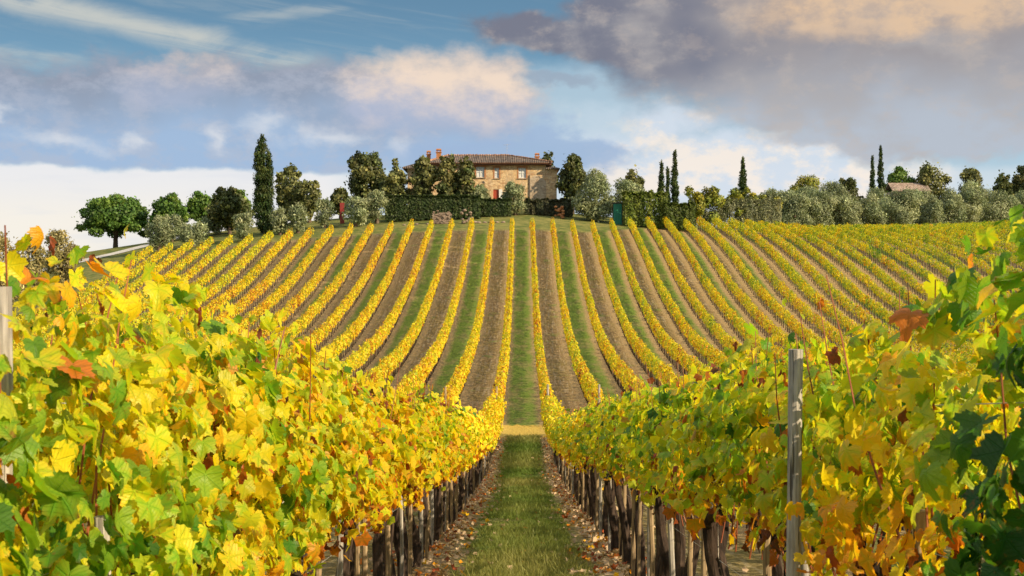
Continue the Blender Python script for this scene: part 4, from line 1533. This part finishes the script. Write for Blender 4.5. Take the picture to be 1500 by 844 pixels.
def hip_roof(mb, x0, x1, y0, y1, ze, zr, rx0, rx1, th=0.18):
    """hip roof as tile sheets with thickness"""
    ym = (y0 + y1) / 2
    A, B, C, D = (x0, y0, ze), (x1, y0, ze), (x1, y1, ze), (x0, y1, ze)
    P, Q = (rx0, ym, zr), (rx1, ym, zr)
    for dz in (0, -th):
        f = lambda p: (p[0], p[1], p[2] + dz)
        mb.poly([f(A), f(B), f(Q), f(P)])
        mb.poly([f(B), f(C), f(Q)])
        mb.poly([f(C), f(D), f(P), f(Q)])
        mb.poly([f(D), f(A), f(P)])
    for a, b in ((A, B), (B, C), (C, D), (D, A)):
        mb.poly([a, b, (b[0], b[1], b[2] - th), (a[0], a[1], a[2] - th)])


def build_house():
    x0, x1 = hx(632), hx(800)
    xl = hx(596)
    xr = hx(815.5)
    base = gz((x0 + x1) / 2, HYD) - 1.0
    ze = hz(239.5)
    zr = hz(222.5)
    D = 10.5
    y0, y1 = HYD, HYD + D
    ox, oz = (x0 + x1) / 2, gz((x0 + x1) / 2, HYD)
    house = empty('farmhouse', 'two-storey stone farmhouse with a dark hipped tile roof on the hilltop', 'farmhouse', (ox, y0, oz))
    rel = (-ox, -y0, -oz)

    def part(mb, name, mat, parent=house, **kw):
        mb.v = [v + Vector(rel) for v in mb.v]
        return mb.build(name, mat, parent, **kw)

    # front wall pieces leave the openings free
    win = [(697.5, 709.5, 244.5, 260.0, True), (724.5, 731.0, 246.0, 261.0, False), (759.5, 770.5, 246.0, 261.0, True)]
    door = (722.5, 730.5, 277.5, 300.0)
    th = 0.45
    wl = MB()
    cols = sorted({x0, x1, *[hx(v) for w in win for v in w[:2]], hx(door[0]), hx(door[1])})
    holes = [(hx(a), hx(b), hz(d), hz(c)) for a, b, c, d, _ in win] + [(hx(door[0]), hx(door[1]), hz(door[3]), hz(door[2]))]
    for a, b in zip(cols[:-1], cols[1:]):
        mid = (a + b) / 2
        hs = sorted([(h[2], h[3]) for h in holes if h[0] < mid < h[1]])
        z = base
        for lo, hi in hs + [(ze, ze)]:
            if lo > z + 0.001:
                wl.box(a, b, y0, y0 + th, z, lo)
            z = hi
    wl.box(x0, x0 + th, y0 + th, y1, base, ze)
    wl.box(x1 - th, x1, y0 + th, y1, base, ze)
    wl.box(x0 + th, x1 - th, y1 - th, y1, base, ze)
    part(wl, 'wall', M['wall'])
    lw = MB()
    lw.box(xl, x0 - 0.002, y0 + 0.9, y1 - 0.4, base - 1, hz(243.5))
    part(lw, 'wall', M['wall'])
    # low right-hand end
    rw = MB()
    rw.box(x1 + 0.002, xr, y0 - 0.25, y1 - 2.2, base, hz(247.0))
    part(rw, 'wall', M['wall'])
    # repaired pale stonework beside the downpipe
    pw = MB()
    pts = [(776, 300), (800, 300), (800, 266), (792, 259), (784, 257), (776, 262)]
    lo = [(hx(a), y0 - 0.03, hz(b)) for a, b in pts]
    hi = [(hx(a), y0 + 0.02, hz(b)) for a, b in pts]
    pw.poly(lo)
    for i in range(len(lo)):
        j = (i + 1) % len(lo)
        pw.poly([lo[i], hi[i], hi[j], lo[j]])
    pp = part(pw, 'wall_patch', M['wall_pale'])
    pp['label'] = 'pale grey repaired stonework by the downpipe'
    # roofs
    ov = 0.75
    rf = MB()
    hip_roof(rf, x0 - ov, x1 + ov * 1.1, y0 - ov, y1 + ov, ze + 0.12, zr, hx(652), hx(744))
    roof = part(rf, 'roof', M['tiles'])
    fa = MB()
    fa.box(x0 - ov + 0.08, x1 + ov - 0.0, y0 - ov + 0.10, y0 - 0.003, ze - 0.28, ze - 0.06)
    part(fa, 'eave', M['eave_wood'])
    gu = MB()
    gu.tube([(x0 - ov, y0 - ov - 0.06, ze - 0.02), (x1 + ov, y0 - ov - 0.06, ze - 0.04)], 0.055, 8)
    part(gu, 'gutter', M['eave_wood'])
    lr = MB()
    a = [(hx(589), y0 + 0.2, hz(244.5)), (x0 - 0.35, y0 + 0.2, hz(244.5)), (x0 - 0.35, y0 + D * .5, hz(229)), (hx(622), y0 + D * .5, hz(229)), (hx(589), y1, hz(244.5)), (x0 - 0.35, y1, hz(244.5))]
    for dz in (0, -0.2):
        q = [(p[0], p[1], p[2] + dz) for p in a]
        lr.poly([q[0], q[1], q[2], q[3]])
        lr.poly([q[0], q[3], q[4]])
        lr.poly([q[3], q[2], q[5], q[4]])
    for i, j in ((0, 1), (4, 0), (5, 4)):
        lr.poly([a[i], a[j], (a[j][0], a[j][1], a[j][2] - 0.2), (a[i][0], a[i][1], a[i][2] - 0.2)])
    part(lr, 'roof', M['tiles'])
    rr = MB()
    b0 = (x1 - 0.1, y0 - 0.75, hz(246.8)); b1 = (hx(820), y0 - 0.75, hz(246.8)); b2 = (hx(818), y1 - 1.8, hz(246)); b3 = (x1 - 0.1, y1 - 1.8, hz(246))
    m0 = (x1 - 0.1, y0 + 3.6, hz(240.8)); m1 = (hx(812), y0 + 3.6, hz(241.2))
    for dz in (0, -0.18):
        f = lambda p: (p[0], p[1], p[2] + dz)
        rr.poly([f(b0), f(b1), f(m1), f(m0)])
        rr.poly([f(b1), f(b2), f(m1)])
        rr.poly([f(m0), f(m1), f(b2), f(b3)])
    for p, q in ((b0, b1), (b1, b2)):
        rr.poly([p, q, (q[0], q[1], q[2] - .18), (p[0], p[1], p[2] - .18)])
    part(rr, 'roof', M['tiles'])
    # ridge tiles, uneven like the old ridge
    rt = MB()
    random.seed(8)
    x = hx(650)
    while x < hx(744):
        rt.tube([(x, y0 + D / 2, zr + random.uniform(-.02, .05)), (x + 0.5, y0 + D / 2, zr + random.uniform(0.0, .09))], [0.13, 0.16], 7)
        x += 0.46
    for (xa, ya, za, xb, yb, zb) in ((hx(744), y0 + D / 2, zr, x1 + ov, y0 - ov, ze + 0.16), (hx(652), y0 + D / 2, zr, x0 - ov, y0 - ov, ze + 0.16)):
        for i in range(16):
            f0, f1 = i / 16, (i + 1.1) / 16
            L = lambda f: (xa + (xb - xa) * f, ya + (yb - ya) * f, za + (zb - za) * f + random.uniform(0.0, .06))
            rt.tube([L(f0), L(f1)], [0.12, 0.15], 7)
    part(rt, 'ridge_tile', M['tiles_warm'], roof)['kind'] = 'stuff'
    # windows
    for a, b, c, d, two in win:
        X0, X1, Z1, Z0 = hx(a), hx(b), hz(c), hz(d)
        sr = MB()
        t = 0.20
        sr.box(X0 - t, X0, y0 - 0.025, y0 + 0.20, Z0 - 0.05, Z1)
        sr.box(X1, X1 + t, y0 - 0.025, y0 + 0.20, Z0 - 0.05, Z1)
        sr.box(X0 - t - .05, X1 + t + .05, y0 - 0.03, y0 + 0.20, Z1, Z1 + 0.24)
        w = part(sr, 'window', M['brick'])
        gl = MB()
        gl.box(X0, X1, y0 + 0.19, y0 + 0.21, Z0, Z1)
        part(gl, 'pane', M['glass'], w)
        fr = MB()
        n = 2 if two else 1
        wd = (X1 - X0) / n
        for i in range(n):
            u0, u1 = X0 + wd * i, X0 + wd * (i + 1)
            for e in (u0, u1 - 0.07):
                fr.box(e, e + 0.07, y0 + 0.10, y0 + 0.17, Z0, Z1)
            for zz in (Z0, Z1 - 0.07, Z0 + (Z1 - Z0) * 0.5):
                fr.box(u0 + .071, u1 - .071, y0 + 0.11, y0 + 0.165, zz, zz + 0.07)
        part(fr, 'frame', M['paint_white'], w)
        sh = MB()
        # inner blinds drawn, white
        for i in range(n):
            u0, u1 = X0 + wd * i + 0.12, X0 + wd * (i + 1) - 0.10
            sh.box(u0, u1, y0 + 0.172, y0 + 0.186, Z0 + 0.09, Z1 - 0.09)
        part(sh, 'blind', M['paint_white'], w)
        sl = MB()
        sl.box(X0 - .22, X1 + .22, y0 - 0.12, y0 + 0.18, Z0 - 0.13, Z0 - 0.052)
        part(sl, 'sill', M['stone'], w)
    X0, X1, Z1, Z0 = hx(door[0]), hx(door[1]), hz(door[2]), hz(door[3])
    dd = MB()
    dd.box(X0, X1, y0 + 0.15, y0 + 0.21, Z0, Z1)
    n = 5
    for i in range(n):
        w = (X1 - X0) / n
        dd.box(X0 + w * i + .01, X0 + w * (i + 1) - .01, y0 + 0.12, y0 + 0.149, Z0, Z1)
    door_o = part(dd, 'door', M['door_red'])
    hd = MB()
    hd.tube([(X0 + .12, y0 + 0.119, Z0 + 1.0), (X0 + .12, y0 + 0.05, Z0 + 1.0), (X0 + .22, y0 + 0.05, Z0 + 1.0)], 0.018, 6)
    part(hd, 'handle', M['metal_dark'], door_o)
    sd = MB()
    sd.box(X1 + 0.05, X1 + 0.55, y0 - 0.09, y0 - 0.03, Z0, Z1)
    sd.box(X0 - 0.45, X0 - 0.05, y0 - 0.09, y0 - 0.03, Z0, Z1 - 0.2)
    s2 = MB()
    s2.box(X1 + 0.05, X1 + 0.52, y0 - 0.09, y0 - 0.03, Z0, Z1)
    part(s2, 'shutter', M['paint_white'])
    dp = MB()
    dp.tube([(hx(775.5), y0 - 0.08, hz(257)), (hx(775.5), y0 - 0.08, base + .5)], 0.07, 8)
    part(dp, 'downpipe', M['metal_dark'])
    lt = MB()
    lt.tube([(hx(708), y0, hz(265)), (hx(708), y0 - .5, hz(265.5)), (hx(708.5), y0 - .62, hz(267))], 0.03, 6)
    lt.tube([(hx(708.5), y0 - .62, hz(266.2)), (hx(708.5), y0 - .62, hz(269))], [0.10, 0.26], 10)
    part(lt, 'wall_lamp', M['metal_dark'])

    # chimneys
    def chimney(px, py, w, pot, y, zb):
        X, Zt = hx(px), hz(py)
        c = MB()
        c.box(X - w / 2, X + w / 2, y - w / 2, y + w / 2, zb, Zt - 0.55)
        c.box(X - w / 2 - .09, X + w / 2 + .09, y - w / 2 - .09, y + w / 2 + .09, Zt - 0.549, Zt - 0.43)
        ch = part(c, 'chimney', M['brick'], roof)
        k = MB()
        for (dx, dy) in ((-1, -1), (1, -1), (1, 1), (-1, 1)):
            k.box(X + dx * w * .36 - .06, X + dx * w * .36 + .06, y + dy * w * .36 - .06, y + dy * w * .36 + .06, Zt - 0.43, Zt - 0.2)
        k.box(X - w / 2 - .05, X + w / 2 + .05, y - w / 2 - .05, y + w / 2 + .05, Zt - 0.199, Zt - 0.12)
        k.tube([(X - w / 2, y, Zt - 0.11), (X + w / 2, y, Zt - 0.11)], 0.15, 8)
        kk = MB()
        kk.v, kk.f = k.v, k.f
        part(kk, 'chimney_cap', M['brick'], roof)
    chimney(625.5, 217.5, 0.55, 1, y0 + 3.4, hz(236))
    chimney(641, 215.5, 0.68, 1, y0 + 2.6, hz(238))
    chimney(787, 222.5, 0.62, 1, y0 + 2.2, hz(238))
    # aerial on the roof
    an = MB()
    ax, ay = hx(742), y0 + D / 2
    an.tube([(ax, ay, zr - 0.1), (ax, ay, hz(205))], 0.022, 6)
    an.tube([(ax - .55, ay, hz(207)), (ax + .45, ay, hz(206))], 0.014, 5)
    for i in range(7):
        u = ax - .5 + i * 0.15
        an.tube([(u, ay - .28, hz(207 - i * .13)), (u, ay + .28, hz(207 - i * .13))], 0.010, 4)
    an.tube([(ax - .3, ay, hz(211.5)), (ax + .3, ay, hz(211.5))], 0.012, 5)
    part(an, 'aerial', M['metal_grey'], roof)


build_house()


# ------------------------------------------------------------------ small things on the hilltop
def stone_heap(px0, px1, py_top, Y, label, warm=True, n=26, name='stone_pile', cat='stone pile'):
    x0, x1 = px_to(px0, Y), px_to(px1, Y)
    mb = MB()
    random.seed(int(px0))
    H = 0.4
    for i in range(n):
        x = random.uniform(x0, x1)
        y = Y + random.uniform(-.35, .35)
        top = (HY - py_top) * Y / F - gz(x, Y)
        s = random.uniform(0.14, 0.30)
        z = gz(x, Y) + random.uniform(0.05, max(0.15, top - s * .6))
        bm = bmesh.new()
        bmesh.ops.create_icosphere(bm, subdivisions=2, radius=s)
        for v in bm.verts:
            v.co *= 1 + random.uniform(-.14, .14)
            v.co.z *= 0.7
        b = len(mb.v)
        bm.verts.index_update()
        mb.v += [Vector((v.co.x + x, v.co.y + y, v.co.z + z)) for v in bm.verts]
        mb.f += [tuple(b + v.index for v in f.verts) for f in bm.faces]
        bm.free()
    o = mb.build(name, M['brick'] if warm == 2 else M['stone'])
    tag(o, label, cat)


def brick_stack():
    Y = 177.5
    x0, x1 = px_to(633, Y), px_to(661, Y)
    g = gz((x0 + x1) / 2, Y)
    top = (HY - 306.2) * Y / F
    mb = MB()
    random.seed(3)
    rows = max(3, int((top - g) / 0.16))
    for j in range(rows):
        x = x0 + (0.12 if j % 2 else 0)
        while x < x1 - 0.2:
            w = random.uniform(0.26, 0.36)
            if j >= rows - 3 and random.random() < 0.25 + 0.25 * (j - rows + 3):
                x += w
                continue
            mb.box(x, x + w - .012, Y - .28 + random.uniform(-.10, .10), Y + .28, g - .3 + 0.003 + j * 0.16 + .3, g + j * 0.16 + .155)
            x += w
    o = mb.build('rubble_wall', M['stone'])
    tag(o, 'low heap of reddish building stone at the foot of the long dark hedge', 'stone wall')


brick_stack()
stone_heap(676, 692, 306.0, 177.0, 'small brown rubble heap right of the reddish stone heap', n=14)
stone_heap(813, 826, 301.0, 184.0, 'brick-red rubble heap at the right end of the untidy hedge', n=18, warm=2)


def field_stones():
    spots = [(575, 318.5, .20, 'left end of the long dark hedge'), (592, 318.2, .17, 'left end of the long dark hedge'), (610, 318, .22, 'left end of the long dark hedge'),
             (626, 317.6, .18, 'left end of the long dark hedge'), (695, 315.5, .30, 'grass right of the brown rubble'), (701, 315.6, .24, 'grass right of the brown rubble'),
             (710, 315.8, .22, 'lawn below the short hedge'), (719, 315.6, .26, 'lawn below the short hedge'), (728, 315.8, .2, 'lawn below the short hedge'), (737, 315.8, .22, 'lawn below the short hedge')]
    for i, (px, py, sz, where) in enumerate(spots):
        random.seed(50 + i)
        Y = 177.3
        bm = bmesh.new()
        bmesh.ops.create_icosphere(bm, subdivisions=2, radius=sz)
        for v in bm.verts:
            v.co *= 1 + random.uniform(-.16, .16)
            v.co.z *= 0.62
            v.co.x *= 1.35
        me = bpy.data.meshes.new('field_stone')
        bm.to_mesh(me)
        bm.free()
        me.materials.append(M['stone'])
        x = px_to(px, Y)
        o = link('field_stone', me, loc=(x, Y, gz(x, Y) + sz * 0.3))
        tag(o, f'small pale stone lying at the {where}' if i < 4 else f'pale stone lying on the {where}', 'stone', f'stones at the {where}' if i < 4 else f'stones on the {where}')


field_stones()


def green_shed():
    Y = 181.5
    x0, x1 = px_to(898, Y), px_to(914, Y)
    xm = (x0 + x1) / 2
    g = gz(xm, Y)
    top = (HY - 296.5) * Y / F - g
    e = empty('garden_shed', 'small shed with a green door beside the large round olive', 'shed', (xm, Y, g))
    w = (x1 - x0) / 2
    b = MB()
    b.box(-w, w, 0.06, 1.6, -0.4, top - 0.12)
    b.build('wall', M['metal_dark'], e)
    r = MB()
    r.box(-w - .12, w + .12, -0.15, 1.75, top - 0.118, top - 0.02)
    r.build('roof', M['metal_dark'], e)
    d = MB()
    n = 5
    ww = (2 * w - .35) / n
    for i in range(n):
        d.box(-w + .05 + i * ww, -w + .05 + (i + 1) * ww - .015, 0.0, 0.055, -0.3, top - 0.2)
    do = d.build('door', M['door_green'], e)
    h = MB()
    h.tube([(w - .42, -0.002, top * .45), (w - .42, -0.06, top * .45), (w - .42, -0.06, top * .45 + .15)], 0.015, 6)
    h.build('handle', M['metal_grey'], do)


green_shed()


def red_panel():
    Y = 184.0
    x = px_to(501, Y)
    g = gz(x, Y)
    top = (HY - 297.0) * Y / F - g
    e = empty('red_gate', 'small upright red panel between two olive bushes', 'gate', (x, Y, g))
    b = MB()
    for i in range(4):
        b.box(-0.30 + i * .152, -0.30 + i * .152 + .14, 0, 0.05, -0.2, top)
    b.build('board', M['paint_red'], e)
    r = MB()
    for z in (top * .25, top * .75):
        r.box(-0.32, 0.32, 0.052, 0.10, z, z + 0.1)
    r.build('rail', M['paint_red'], e)


red_panel()


def tiled_barn():
    Y = 256.0
    x0, x1 = px_to(1306, Y), px_to(1362, Y)
    xm = (x0 + x1) / 2
    g = gz(xm, Y)
    e = empty('tiled_shed', 'low shed with a pale tiled roof showing above the olive grove', 'shed', (xm, Y, g))
    w = (x1 - x0) / 2
    zt = (HY - 266.5) * Y / F - g
    ze = (HY - 279.5) * Y / F - g
    b = MB()
    b.box(-w + .3, w - .3, 0.3, 5.7, -1, ze - .1)
    b.build('wall', M['wall_pale'], e)
    r = MB()
    P = [(-w, -0.2, ze), (w, -0.2, ze), (w, 3, zt), (-w, 3, zt), (w, 6.2, ze), (-w, 6.2, ze)]
    for dz in (0, -.16):
        q = [(p[0], p[1], p[2] + dz) for p in P]
        r.poly([q[0], q[1], q[2], q[3]])
        r.poly([q[3], q[2], q[4], q[5]])
    for i, j in ((0, 1), (1, 2), (2, 4), (4, 5), (5, 3), (3, 0)):
        r.poly([P[i], P[j], (P[j][0], P[j][1], P[j][2] - .16), (P[i][0], P[i][1], P[i][2] - .16)])
    r.build('roof', M['tiles_pale'], e)


tiled_barn()
